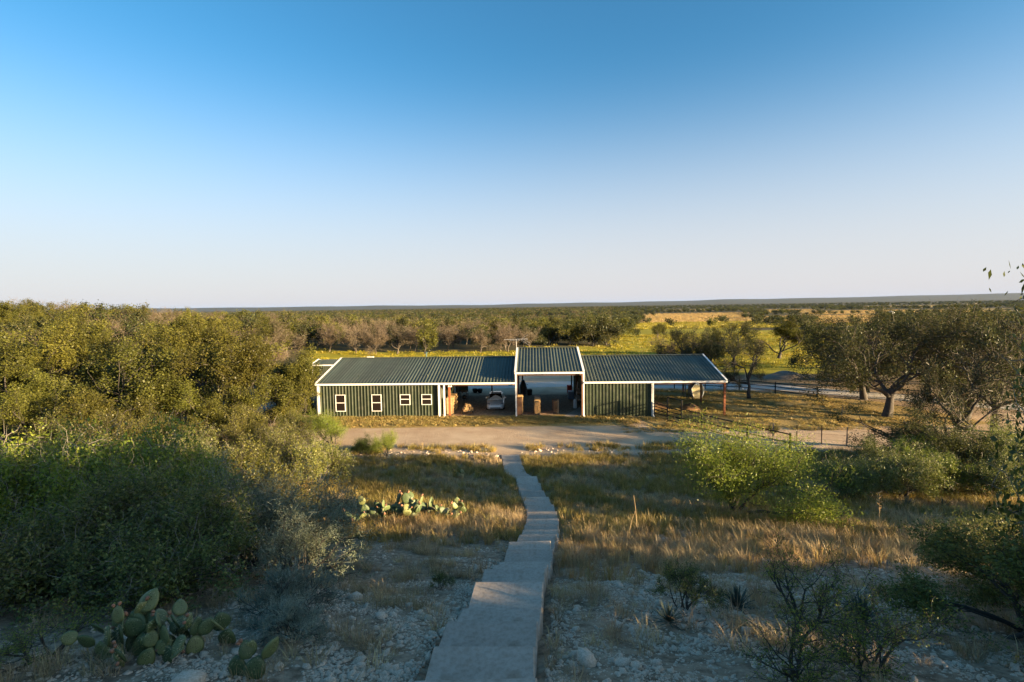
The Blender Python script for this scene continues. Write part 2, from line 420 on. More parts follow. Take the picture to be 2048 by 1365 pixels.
def make_ground():
    X, Y = np.meshgrid(GX, GY)
    Z = T(X, Y)
    Z = Z - .16 * sstep(.85, .5, np.abs(X - path_centre(Y))) * (Y > 2.5) * (Y < 33.2)      # bed cut for the steps
    V = np.stack([X, Y, Z], -1).reshape(-1, 3)
    nx = len(GX); ny = len(GY)
    i = np.arange(nx * ny).reshape(ny, nx)
    F = np.stack([i[:-1, :-1], i[:-1, 1:], i[1:, 1:], i[1:, :-1]], -1).reshape(-1, 4)
    me = np_mesh('ground', V, F, smooth=True)
    x, y = V[:, 0], V[:, 1]
    mead, gold = field_mask(x, y)
    road = sstep(6.2, 3.0, seg_dist(x, y, ROAD))
    cal = np.maximum(sstep(3.2, 1.2, seg_dist(x, y, DRIVE)), 0)
    yard = sstep(-16, -10, x) * sstep(34, 26, x) * sstep(56, 58, y) * sstep(84, 76, y)
    road = np.maximum(road, yard * .9)
    cal = np.maximum(cal, sstep(-64, -50, x) * sstep(-22, -27, x) * sstep(40, 43, y) * sstep(58, 52, y) * .8)
    straw = sstep(41.3, 42.8, y) * sstep(47, 46, y) * sstep(-22, -19, x) * sstep(12, 8, x)
    straw = np.maximum(straw, sstep(9, 14, x) * sstep(40, 38, x + (y - 45) * .3) * sstep(39.5, 41.5, y) * sstep(61, 57, y) * sstep(3.5, 4.5, seg_dist(x, y, DRIVE)))
    scrub = sstep(15, 20, y) * sstep(34, 32, y)
    near = sstep(60, 50, y)
    for nm, chans in (('mask_a', (road, cal, straw)), ('mask_b', (mead, gold, scrub))):
        a = me.attributes.new(nm, 'FLOAT_COLOR', 'POINT')
        c = np.ones((len(V), 4), np.float32)
        for k in range(3): c[:, k] = chans[k]
        a.data.foreach_set('color', c.ravel())
    m, nt, p, out = nodes_of('ground_soil')
    A = N(nt, 'Attribute'); A.attribute_name = 'mask_a'; Bt = N(nt, 'Attribute'); Bt.attribute_name = 'mask_b'
    sa = N(nt, 'SeparateColor'); sb = N(nt, 'SeparateColor')
    nt.links.new(A.outputs['Color'], sa.inputs[0]); nt.links.new(Bt.outputs['Color'], sb.inputs[0])
    big = noise(nt, 0.35, 6, 0.65); fine = noise(nt, 5.0, 6, 0.7); vfar = noise(nt, 0.022, 7, 0.7)
    def col(fac, a, b, lo=.35, hi=.65):
        return ramp(nt, fac.outputs[0], [(lo, a), (hi, b)]).outputs[0]
    def edge(mask, amount=.9):
        """mask + noise pushed to a ragged edge"""
        ad = N(nt, 'Math', operation='ADD'); sub = N(nt, 'Math', operation='MULTIPLY_ADD')
        nt.links.new(fine.outputs[0], sub.inputs[0]); sub.inputs[1].default_value = amount; sub.inputs[2].default_value = -.5 * amount
        sub2 = N(nt, 'Math', operation='MULTIPLY_ADD')
        nt.links.new(big.outputs[0], sub2.inputs[0]); sub2.inputs[1].default_value = amount; sub2.inputs[2].default_value = -.5 * amount
        nt.links.new(mask, ad.inputs[0]); nt.links.new(sub.outputs[0], ad.inputs[1])
        ad2 = N(nt, 'Math', operation='ADD'); nt.links.new(ad.outputs[0], ad2.inputs[0]); nt.links.new(sub2.outputs[0], ad2.inputs[1])
        mr = N(nt, 'MapRange'); mr.interpolation_type = 'SMOOTHSTEP'
        mr.inputs['From Min'].default_value = .35; mr.inputs['From Max'].default_value = .65
        nt.links.new(ad2.outputs[0], mr.inputs['Value'])
        return mr.outputs[0]
    def mix(c, d, fac):
        mx = N(nt, 'MixRGB'); nt.links.new(fac, mx.inputs[0]); nt.links.new(c, mx.inputs[1]); nt.links.new(d, mx.inputs[2]); return mx.outputs[0]
    stony = col(fine, (.160, .108, .068), (.460, .340, .230), .36, .68)
    # beyond the yard: scrubby brown earth
    geo = N(nt, 'NewGeometry'); sx = N(nt, 'SeparateXYZ'); nt.links.new(geo.outputs['Position'], sx.inputs[0])
    farm = N(nt, 'MapRange'); farm.inputs['From Min'].default_value = 48; farm.inputs['From Max'].default_value = 80
    nt.links.new(sx.outputs['Y'], farm.inputs['Value'])
    wood = col(vfar, (.060, .056, .028), (.120, .098, .046), .3, .7)
    c = mix(stony, wood, farm.outputs[0])
    scr = col(fine, (.180, .120, .055), (.360, .255, .135), .3, .7)
    c = mix(c, scr, edge(sb.outputs[2], .7))
    c = mix(c, col(big, (.400, .280, .180), (.530, .400, .270)), edge(sa.outputs[0], .55))
    c = mix(c, col(fine, (.400, .365, .325), (.540, .500, .450)), edge(sa.outputs[1], .6))
    c = mix(c, col(fine, (.235, .160, .058), (.390, .285, .110), .3, .7), edge(sa.outputs[2], .6))
    mgrass = noise(nt, 0.12, 8, 0.75)
    c = mix(c, col(mgrass, (.235, .215, .020), (.340, .285, .026), .35, .62), edge(sb.outputs[0], .5))
    c = mix(c, col(vfar, (.330, .230, .080), (.430, .320, .125)), sb.outputs[1])
    nt.links.new(c, p.inputs['Base Color'])
    p.inputs['Roughness'].default_value = .95; p.inputs['Specular IOR Level'].default_value = .1
    b = N(nt, 'Bump'); b.inputs['Strength'].default_value = .8; b.inputs['Distance'].default_value = .06
    bn = noise(nt, 6, 6, .7); nt.links.new(bn.outputs[0], b.inputs['Height']); nt.links.new(b.outputs[0], p.inputs['Normal'])
    return tag(link('ground', me, None, m), kind='structure')
make_ground()

def make_hills():
    """low ridges on the horizon, rising towards the right"""
    ang = np.linspace(-62, 62, 160)
    q = np.tan(np.radians(ang))
    rng = np.random.default_rng(3)
    prof = np.interp(q, [-2, -.5, 0, .5, 1, 2], [70, 48, 30, 62, 100, 110])
    prof = prof + 5 * np.sin(ang * .31) + 3 * np.sin(ang * .83 + 1) + np.convolve(rng.normal(0, 4, 160), np.ones(5) / 5, 'same')
    rows = []
    for r, h in ((6500, 0), (7600, .25), (8800, .62), (10200, 1.0), (11800, .9), (14000, .2)):
        y = np.full(160, float(r)); x = q * r
        rows.append(np.stack([x, y, -16 + (prof + 16) * h], -1))
    V = np.concatenate(rows); n = 160
    i = np.arange(len(V)).reshape(-1, n)
    F = np.stack([i[:-1, :-1], i[:-1, 1:], i[1:, 1:], i[1:, :-1]], -1).reshape(-1, 4)
    m = surf('hill_scrub', (.030, .036, .020), (.070, .066, .034), .004, .95)
    return tag(link('hills', np_mesh('hills', V, F, smooth=True), None, m), kind='structure')
make_hills()

# ------------------------------------------------------------------ concrete steps
STEP_Y = [3.6, 4.55, 5.42, 6.30, 7.03, 8.30, 9.55, 10.42, 11.06, 12.2, 13.45, 14.78, 15.95, 17.1, 18.25, 19.7, 21.2, 22.8, 24.2, 25.8, 27.4, 28.5, 29.9, 31.2, 32.3, 33.2]
path_root = tag(empty('path'), kind='structure')
rng = random.Random(5)
for k in range(len(STEP_Y) - 1):
    y0, y1 = STEP_Y[k], STEP_Y[k + 1]
    xc0, xc1 = float(path_centre(y0)), float(path_centre((y0 + y1) / 2))
    top = float(T(xc1, y0 + .36 * (y1 - y0), False)) + .05
    w = .60 + rng.uniform(-.015, .015); L = (y1 - y0) + .12
    sk = float(path_centre(y1 + .1) - path_centre(y0))
    mb = MB(); c = .025; th = .42 if y0 < 22 else .2
    j = [rng.uniform(-.02, .02) for _ in range(4)]
    base = [(-w + j[0], 0), (w + j[1], 0), (w + sk + j[2], L), (-w + sk + j[3], L)]
    cx = sum(p[0] for p in base) / 4; cy = L / 2
    inner = [(p[0] + (cx - p[0]) * .035, p[1] + (cy - p[1]) * .05) for p in base]
    lo = [(p[0], p[1], -th) for p in base]; mid = [(p[0], p[1], -c) for p in base]; hi = [(p[0], p[1], rng.uniform(-.006, .006)) for p in inner]
    mb.loft([lo, mid, hi])
    o = mb.build('step', MATS['concrete'], path_root)
    o.location = (xc0 + rng.uniform(-.035, .01), y0, top); o.rotation_euler = (0, 0, rng.uniform(-.02, .02))

# ------------------------------------------------------------------ the barn
PHI = rad(2.5)
BO = (0.0, 46.0, 0.0)
def W(u, v, z=0.0):
    """barn plan coordinates (along the front, into the depth) to world"""
    return (BO[0] + u * math.cos(PHI) + v * math.sin(PHI), BO[1] - u * math.sin(PHI) + v * math.cos(PHI), z)

def ribs(u0, u1, pitch=.305, h=.042, base=.15, top=.07):
    """(position, height) of a ribbed sheet's profile"""
    out = [(u0, 0.0)]
    n = max(1, int(round((u1 - u0) / pitch))); s = (u1 - u0) / n
    for k in range(n):
        c = u0 + (k + .5) * s
        out += [(c - base / 2, 0), (c - top / 2, h), (c + top / 2, h), (c + base / 2, 0)]
    out.append((u1, 0.0))
    return out

def sheet(prof, lo, hi, up, axis):
    """ribbed sheet: profile positions run along axis ('x' or 'y'), ribs stand out along up; lo, hi = the two end points of every line (third and fourth coords)"""
    mb = MB(); vs = []; fs = []
    up = np.array(up, float)
    for p, h in prof:
        for e in (lo, hi):
            q = np.array(e, float); q[axis] = p
            vs.append(q + up * h)
    for k in range(len(prof) - 1):
        fs.append((2 * k, 2 * k + 2, 2 * k + 3, 2 * k + 1))
    # inner face, a little behind, so that the sheet has a thickness
    b = len(vs)
    for p in (prof[0][0], prof[-1][0]):
        for e in (lo, hi):
            q = np.array(e, float); q[axis] = p
            vs.append(q - up * .03)
    fs += [(b, b + 1, b + 3, b + 2), (0, 1, b + 1, b), (2 * len(prof) - 2, b + 2, b + 3, 2 * len(prof) - 1)]
    return mb.add(vs, fs)

barn = tag(empty('metal_barn', BO, -PHI), 'long dark green ribbed metal barn with a raised open centre bay', 'barn')
SL = (5.03 - 3.32) / 6.5
def roof(u0, u1, ze, zr):
    vf, vm, vr = -.2, 6.3, 12.8
    d = np.array((0, vm - vf, zr - ze)); nrm = np.array((0, -d[2], d[1])) / np.linalg.norm(d)
    pr = ribs(u0, u1)
    sheet(pr, (0, vf, ze), (0, vm, zr), nrm, 0).build('roof', MATS['roof_green'], barn)
    nb = np.array((0, d[2], d[1])) / np.linalg.norm(d)
    sheet(pr, (0, vr, ze), (0, vm, zr), nb, 0).build('roof', MATS['roof_green'], barn)
    rc = MB()
    rc.bar((u0, vm - .09, zr + .028), (u1, vm - .09, zr + .028), .2, .03)
    rc.bar((u0, vm + .09, zr + .028), (u1, vm + .09, zr + .028), .2, .03)
    rc.build('ridge_cap', MATS['roof_green'], barn)
    for v, s in ((vf, -1), (vr, 1)):
        g = MB(); o0, o1 = (v - .15, v + .01) if s < 0 else (v - .01, v + .15)
        g.box(u0 - .04, u1 + .04, o0, o1, ze - .17, ze - .155)
        f = o0 if s < 0 else o1 - .012
        g.box(u0 - .04, u1 + .04, f, f + .012, ze - .155, ze - .015)
        g.box(u0 - .04, u1 + .04, f - (.01 if s < 0 else -.002), f + .02, ze - .015, ze)
        g.build('gutter', MATS['white_metal'], barn)
    # purlins and an edge beam under the sheet
    pm = MB()
    for k in range(6):
        v = vf + .25 + k * (vm - vf - .4) / 5; z = ze + (v - vf) * (zr - ze) / (vm - vf) - .12
        pm.box(u0 + .06, u1 - .06, v - .03, v + .03, z - .1, z + .06)
        v2 = 2 * vm - v
        pm.box(u0 + .06, u1 - .06, v2 - .03, v2 + .03, z - .1, z + .06)
    pm.build('purlins', MATS['rust_steel'], barn)
def rake(u, ze, zr, w=.17):
    vf, vm, vr = -.22, 6.3, 12.82
    for a, b in (((u, vf, ze + .0), (u, vm, zr + .01)), ((u, vr, ze + .0), (u, vm, zr + .01))):
        m = MB(); a = np.array(a); b = np.array(b)
        m.bar(a + (0, 0, .05), b + (0, 0, .05), w, .03)
        m.bar(a + (0, 0, -.06), b + (0, 0, -.06), .035, .19)
        m.build('rake_trim', MATS['white_metal'], barn)
roof(-18.5, .22, 3.32, 5.03)
roof(6.60, 19.42, 3.32, 5.03)
roof(.25, 6.57, 4.24, 5.92)
for u, ze, zr in ((-18.52, 3.32, 5.03), (19.44, 3.32, 5.03)): rake(u, ze, zr, .16)
for u in (.27, 6.55): rake(u, 4.24, 5.92, .2)
def wall_front(u0, u1, v, z0, z1, s=-1):
    return sheet(ribs(u0, u1), (0, v, z0), (0, v, z1), (0, s, 0), 0).build('wall', MATS['wall_green'], barn)
def wall_side(u, v0, v1, z0, s, gable=True, zt=None):
    mb = MB(); pr = ribs(v0, v1); vs = []; fs = []
    for p, h in pr:
        top = 3.30 + min(p + .2, 12.8 - p) * SL - .04 if gable else zt
        vs += [(u + s * h, p, z0), (u + s * h, p, top)]
    for k in range(len(pr) - 1): fs.append((2 * k, 2 * k + 2, 2 * k + 3, 2 * k + 1))
    b = len(vs)
    for p in (v0, 6.3, v1):
        top = 3.30 + min(p + .2, 12.8 - p) * SL - .04 if gable else zt
        vs += [(u - s * .03, p, z0), (u - s * .03, p, top)]
    fs += [(b, b + 1, b + 3, b + 2), (b + 2, b + 3, b + 5, b + 4)]
    return mb.add(vs, fs).build('wall', MATS['wall_green'], barn)
wall_front(-18.35, -6.9, 0.0, .02, 3.26)
wall_front(-18.35, -6.9, 12.6, .02, 3.26, 1)
wall_side(-18.38, 0, 12.6, .02, -1)
wall_side(-6.87, 0, 12.6, .02, 1)
wall_front(6.66, 12.82, 0.0, .02, 3.26)
wall_front(6.66, 12.82, 12.6, .02, 3.26, 1)
wall_side(6.64, 0, 12.6, .02, -1)
wall_side(12.84, 0, 12.6, .02, 1)
# raised bay: side panels between the low and the high roof
for u, s in ((.30, -1), (6.52, 1)):
    mb = MB(); z = lambda v, a: a + min(v + .2, 12.8 - v) * SL
    vs = []
    for v in (0, 6.3, 12.6): vs += [(u, v, z(v, 3.34)), (u, v, z(v, 4.18))]
    for v in (0, 6.3, 12.6): vs += [(u - s * .04, v, z(v, 3.34)), (u - s * .04, v, z(v, 4.18))]
    mb.add(vs, [(0, 2, 3, 1), (2, 4, 5, 3), (6, 7, 9, 8), (8, 9, 11, 10), (0, 1, 7, 6), (4, 10, 11, 5)]).build('side_panel', MATS['wall_green'], barn)
# posts, corner trim, downspouts
def box_part(name, mat, *b):
    return MB().box(*b).build(name, MATS[mat], barn)
box_part('corner_trim', 'white_metal', -18.44, -18.25, -.075, -.042, .0, 3.24)
box_part('corner_trim', 'white_metal', -18.475, -18.442, -.075, .12, .0, 3.24)
box_part('corner_trim', 'white_metal', -6.98, -6.80, -.075, -.042, .0, 3.24)
box_part('corner_trim', 'white_metal', 12.74, 12.92, -.075, -.042, .0, 3.24)
def downspout(u, v, ztop, foot=True, w=.1):
    m = MB(); m.box(u - w / 2, u + w / 2, v - w / 2, v + w / 2, .16, ztop)
    if foot: m.bar((u, v, .18), (u + .05, v - .22, .05), w, w * .8)
    return m.build('downspout', MATS['white_metal'], barn)
downspout(-6.87, -.2, 3.2); downspout(-6.4, -.12, 3.2, True, .13); downspout(.31, -.24, 4.1, True, .13); downspout(6.53, -.24, 4.1, True, .13)
downspout(12.86, -.2, 3.2); downspout(-18.68, .35, 3.2, True, .14)
box_part('post', 'orange_steel', -6.03, -5.85, -.02, .16, 0.0, 3.28)
box_part('post', 'orange_steel', 19.28, 19.46, -.02, .16, 0.0, 3.28)
for u in (.36, 6.44): box_part('post', 'rust_steel', u - .08, u + .08, 0.0, .16, 0.0, 4.2)
for u, zt in ((-6.5, 3.2), (.62, 4.1), (6.38, 4.1), (19.3, 3.2), (-3.0, 3.2)):
    box_part('post', 'rust_steel', u - .08, u + .08, 12.35, 12.51, 0.0, zt)
for u in (.36, 6.44, 19.3): box_part('post', 'rust_steel', u - .08, u + .08, 6.2, 6.36, 0, 4.9)
box_part('edge_beam', 'rust_steel', -6.8, .2, .0, .12, 2.98, 3.16)
box_part('edge_beam', 'rust_steel', 12.95, 19.3, .0, .12, 2.98, 3.16)
box_part('edge_beam', 'rust_steel', .45, 6.35, .0, .12, 3.88, 4.06)
box_part('edge_beam', 'rust_steel', .45, 6.35, 12.4, 12.52, 3.88, 4.06)
# end gable of the open side, right: a sheet under the rake
m = MB(); m.add([(19.36, 0, 3.0), (19.36, 6.3, 4.7), (19.36, 12.6, 3.0), (19.36, 0, 3.3), (19.36, 6.3, 5.0), (19.36, 12.6, 3.3),
                 (19.33, 0, 3.0), (19.33, 6.3, 4.7), (19.33, 12.6, 3.0), (19.33, 0, 3.3), (19.33, 6.3, 5.0), (19.33, 12.6, 3.3)],
                [(0, 1, 4, 3), (1, 2, 5, 4), (6, 9, 10, 7), (7, 10, 11, 8), (0, 6, 7, 1), (1, 7, 8, 2)])
m.build('gable_beam', MATS['weathered_wood'], barn)
def window(u0, u1, z0, z1, mid):
    fr = MB(); w = .058; y0, y1 = -.085, -.036
    fr.box(u0, u1, y0, y1, z1 - w, z1); fr.box(u0, u1, y0, y1, z0, z0 + w)
    fr.box(u0, u0 + w, y0, y1, z0 + w, z1 - w); fr.box(u1 - w, u1, y0, y1, z0 + w, z1 - w)
    win = fr.build('window', MATS['white_metal'], barn)
    MB().box(u0 + w, u1 - w, -.08, -.04, mid - .03, mid + .03).build('rail', MATS['white_metal'], win)
    for a, b in ((z0 + w, mid - .03), (mid + .03, z1 - w)):
        MB().box(u0 + w, u1 - w, -.058, -.037, a, b).build('pane', MATS['dark_glass'], win)
window(-16.75, -15.80, .63, 2.23, 1.45)
window(-13.30, -12.36, .63, 2.23, 1.45)
window(-10.60, -9.63, 1.22, 2.22, 1.76)
window(-8.56, -7.59, 1.22, 2.22, 1.76)
m = MB(); m.cyl((-9.45, 6.6, 4.8), (-9.45, 6.6, 5.45), .08); m.cyl((-9.45, 6.6, 5.45), (-9.45, 6.6, 5.52), .16, .16); m.cyl((-9.45, 6.6, 5.55), (-9.45, 6.6, 5.60), .14, .05)
m.build('vent_pipe', MATS['blue_green_paint'], barn)
for u in (-14.9, -12.7, -8.2):
    m = MB(); m.cyl((u, 1.2, 3.6), (u, 1.2, 3.92), .04, n=8); m.build('roof_pipe', MATS['roof_green'], barn)
box_part('roof_vent', 'white_metal', -15.9, -15.2, 6.7, 6.95, 4.9, 5.12)
m = MB(); m.cyl((16.75, -.05, 3.0), (16.75, -.14, 2.93), .06, .08); m.cyl((16.95, -.05, 3.0), (16.95, -.14, 2.93), .06, .08); m.box(16.7, 17.0, -.06, .0, 2.98, 3.06)
m.build('flood_light', MATS['white_plastic'], barn)
m = MB(); m.cyl((-5.95, -.1, 3.02), (-5.95, -.2, 2.93), .05, .08); m.cyl((-5.75, -.1, 3.02), (-5.72, -.2, 2.95), .05, .08)
m.build('flood_light', MATS['white_plastic'], barn)
# inside the enclosed wings: doors and gear on the bay walls
box_part('door', 'white_metal', -6.83, -6.80, 8.2, 9.1, .06, 2.1)
box_part('shelf', 'weathered_wood', 6.2, 6.58, 2.2, 4.8, 1.1, 1.16)
box_part('shelf', 'weathered_wood', 6.2, 6.58, 2.2, 4.8, 1.8, 1.86)

slab = MB()
slab.add([W(-6.8, -.12, -.2), W(6.6, -.12, -.2), W(6.6, 13.4, -.2), W(-8.2, 13.4, -.2), W(-6.8, -.12, .05), W(6.6, -.12, .05), W(6.6, 13.4, .05), W(-8.2, 13.4, .05)],
         [(0, 1, 5, 4), (1, 2, 6, 5), (2, 3, 7, 6), (3, 0, 4, 7), (4, 5, 6, 7)])
tag(slab.build('concrete_slab', MATS['concrete']), kind='structure')

# ------------------------------------------------------------------ small shed behind the barn
def small_shed():
    s = tag(empty('metal_shed', W(-30.6, 25.8), -PHI), 'small low green metal shed with white trim behind the barn', 'shed')
    w, d, h, hr = 6.2, 5.0, 2.05, 2.55
    def part(mb, n, m): return mb.build(n, MATS[m], s)
    part(sheet(ribs(0, w), (0, 0, 0), (0, 0, h), (0, -1, 0), 0), 'wall', 'wall_green')
    part(sheet(ribs(0, w), (0, d, 0), (0, d, h), (0, 1, 0), 0), 'wall', 'wall_green')
    for u, sg in ((0, -1), (w, 1)):
        mb = MB(); mb.add([(u, 0, 0), (u, d, 0), (u, d, h), (u, d / 2, hr), (u, 0, h), (u - sg * .03, 0, 0), (u - sg * .03, d, 0), (u - sg * .03, d, h), (u - sg * .03, d / 2, hr), (u - sg * .03, 0, h)],
                          [(0, 1, 2, 3, 4), (9, 8, 7, 6, 5)]); part(mb, 'wall', 'wall_green')
    for a, b in (((-.1, -.12, h + .03), (-.1, d / 2, hr + .06)), ((-.1, d + .12, h + .03), (-.1, d / 2, hr + .06))):
        nrm = np.array((0, -(b[2] - a[2]), b[1] - a[1])); nrm = nrm / np.linalg.norm(nrm); nrm = nrm * np.sign(nrm[2])
        part(sheet(ribs(-.1, w + .1), a, b, nrm, 0), 'roof', 'roof_green')
    mb = MB(); mb.box(-.16, w + .16, -.2, -.13, h - .1, h + .06); part(mb, 'gutter', 'white_metal')
    for u in (-.13, w + .13):
        mb = MB(); mb.bar((u, -.15, h + .05), (u, d / 2, hr + .09), .09, .14); mb.bar((u, d + .15, h + .05), (u, d / 2, hr + .09), .09, .14); part(mb, 'rake_trim', 'white_metal')
    mb = MB(); mb.box(-.05, .08, -.08, -.04, 0, h - .1); part(mb, 'corner_trim', 'white_metal')
small_shed()

# ------------------------------------------------------------------ television antenna on the barn roof
def antenna():
    x, y, z = W(.15, 7.2, 4.75)
    a = tag(empty('tv_antenna', (x, y, z), -PHI), 'thin metal rooftop television antenna on a white mast behind the raised roof', 'antenna')
    MB().cyl((0, 0, 0), (0, 0, 2.0), .022, n=8).build('mast', MATS['antenna_metal'], a)
    MB().bar((-1.3, 0, 2.0), (1.2, 0, 2.06), .04, .04).build('boom', MATS['antenna_metal'], a)
    for k in range(9):
        x0 = -1.25 + k * .3; L = .35 + .07 * k
        m = MB(); m.cyl((x0, -L, 2.0), (x0, L, 2.0), .012, n=5); m.build('element', MATS['antenna_metal'], a)
    m = MB(); m.cyl((.5, 0, 2.0), (1.25, -.3, 1.45), .014, n=5); m.cyl((.5, 0, 2.0), (1.2, -.35, 2.5), .014, n=5); m.cyl((.75, 0, 2.02), (1.45, -.3, 1.62), .014, n=5); m.build('element', MATS['antenna_metal'], a)
    m = MB(); m.bar((-.75, 0, 1.88), (.4, 0, 1.88), .025, .025); m.build('boom', MATS['antenna_metal'], a)
antenna()

# ------------------------------------------------------------------ the car, facing the camera
def make_car():
    car = tag(empty('parked_car', W(-1.85, 2.4, .05), -PHI + rad(2)), 'silver hatchback car with bonnet scoop and dark windscreen parked in carport', 'car')
    # local: y runs from the front bumper (0) to the tail (4.3), x across, z up
    def ring(y, hw, zb, zt, rt=.16, rb=.10, inset=0.0):
        return [(-hw + rb, y, zb), (hw - rb, y, zb), (hw, y, zb + rb), (hw, y, (zb + zt) / 2 + .05), (hw - inset, y, zt - rt), (hw - inset - rt, y, zt),
                (0, y, zt + .025), (-hw + inset + rt, y, zt), (-hw + inset, y, zt - rt), (-hw, y, (zb + zt) / 2 + .05), (-hw, y, zb + rb)]
    lower = MB().loft([ring(0.0, .62, .26, .52, .10, .06), ring(.06, .74, .20, .60, .12), ring(.22, .83, .17, .68, .12), ring(.6, .86, .17, .76, .12), ring(1.1, .87, .17, .86, .10, inset=.03),
                       ring(1.45, .87, .18, .92, .08, inset=.04), ring(2.4, .87, .18, .93, .06, inset=.04), ring(3.4, .87, .18, .95, .06, inset=.04), ring(4.0, .84, .20, .96, .08, inset=.04), ring(4.25, .78, .28, .90, .1), ring(4.3, .66, .34, .80, .1)])
    lower.build('body', MATS['car_paint'], car, True)
    def gring(y, hw, zb, zt, tw):
        return [(-hw, y, zb), (hw, y, zb), (tw + .05, y, zt - .08), (tw - .05, y, zt), (0, y, zt + .02), (-tw + .05, y, zt), (-tw - .05, y, zt - .08)]
    MB().loft([gring(1.30, .79, .90, .93, .70), gring(1.75, .80, .90, 1.22, .63), gring(2.05, .80, .91, 1.40, .58), gring(2.6, .80, .92, 1.45, .58), gring(3.3, .79, .93, 1.42, .57), gring(3.8, .77, .93, 1.22, .58), gring(4.12, .72, .92, .97, .62)]).build('cabin', MATS['car_paint'], car)
    ws = MB(); ws.add([(-.70, 1.33, .945), (.70, 1.33, .945), (.555, 2.0, 1.405), (-.555, 2.0, 1.405), (-.70, 1.40, .925), (.70, 1.40, .925), (.555, 2.03, 1.38), (-.555, 2.03, 1.38)],
                      [(0, 1, 2, 3), (4, 7, 6, 5), (0, 4, 5, 1), (1, 5, 6, 2), (2, 6, 7, 3), (3, 7, 4, 0)])
    ws.build('windscreen', MATS['dark_glass'], car)
    for s in (-1, 1):
        for y0, y1, y2, y3 in ((1.62, 2.5, 2.5, 2.02), (2.56, 3.3, 3.22, 2.56), (3.36, 3.86, 3.6, 3.28)):
            g = MB()
            lo, hi = .97, 1.34
            x = lambda z: s * (.80 + (.63 - .80) * (z - .91) / .50 + .012)
            vs = [(x(lo), y0, lo), (x(lo), y1, lo), (x(hi), y2, hi), (x(hi), y3, hi)]
            g.add(vs + [(p[0] - s * .02, p[1], p[2]) for p in vs], [(0, 1, 2, 3) if s > 0 else (3, 2, 1, 0), (4, 7, 6, 5), (0, 4, 5, 1), (1, 5, 6, 2), (2, 6, 7, 3), (3, 7, 4, 0)])
            g.build('side_window', MATS['dark_glass'], car)
        hl = MB(); hl.loft([[(s * .50, .10, .60), (s * .80, .24, .60), (s * .80, .24, .72), (s * .52, .12, .70)], [(s * .52, .30, .61), (s * .82, .44, .61), (s * .82, .46, .745), (s * .55, .34, .735)]])
        hl.build('headlight', MATS['lamp_lens'], car)
        MB().cyl((s * .62, .02, .36), (s * .62, .10, .36), .07).build('fog_lamp', MATS['lamp_lens'], car)
        mi = MB(); mi.loft([[(s * .86, 1.62, .98), (s * 1.03, 1.60, .98), (s * 1.03, 1.60, 1.10), (s * .88, 1.62, 1.11)], [(s * .84, 1.74, .98), (s * 1.0, 1.72, .98), (s * 1.0, 1.72, 1.09), (s * .85, 1.74, 1.10)]])
        mi.build('mirror', MATS['car_paint'], car)
        for yw in (.85, 3.42):
            t = MB().cyl((s * .70, yw, .31), (s * .885, yw, .31), .31, n=20).build('wheel', MATS['tyre'], car)
            r = MB(); r.cyl((s * .86, yw, .31), (s * .895, yw, .31), .20, .19, n=16); r.build('rim', MATS['wheel_metal'], t)
    sc = MB(); sc.loft([[(-.24, .92, .845), (.24, .92, .845), (.23, .93, .905), (-.23, .93, .905)], [(-.26, 1.25, .87), (.26, 1.25, .87), (.22, 1.25, .915), (-.22, 1.25, .915)]])
    sc.build('bonnet_scoop', MATS['car_paint'], car)
    MB().box(-.21, .21, .905, .925, .858, .896).build('scoop_opening', MATS['black_plastic'], car)
    MB().loft([[(-.34, .045, .545), (.34, .045, .545), (.42, .07, .635), (-.42, .07, .635)], [(-.34, .2, .545), (.34, .2, .545), (.42, .2, .635), (-.42, .2, .635)]]).build('grille', MATS['black_plastic'], car)
    MB().box(-.50, .50, -.008, .08, .27, .36).build('lower_grille', MATS['black_plastic'], car)
    MB().box(-.17, .17, -.022, -.006, .40, .49).build('number_plate', MATS['white_plastic'], car)
    for s in (-1, 1): MB().box(s * .62 - .11, s * .62 + .11, 4.19, 4.31, .66, .86).build('tail_lamp', MATS['red_paint'], car)
make_car()

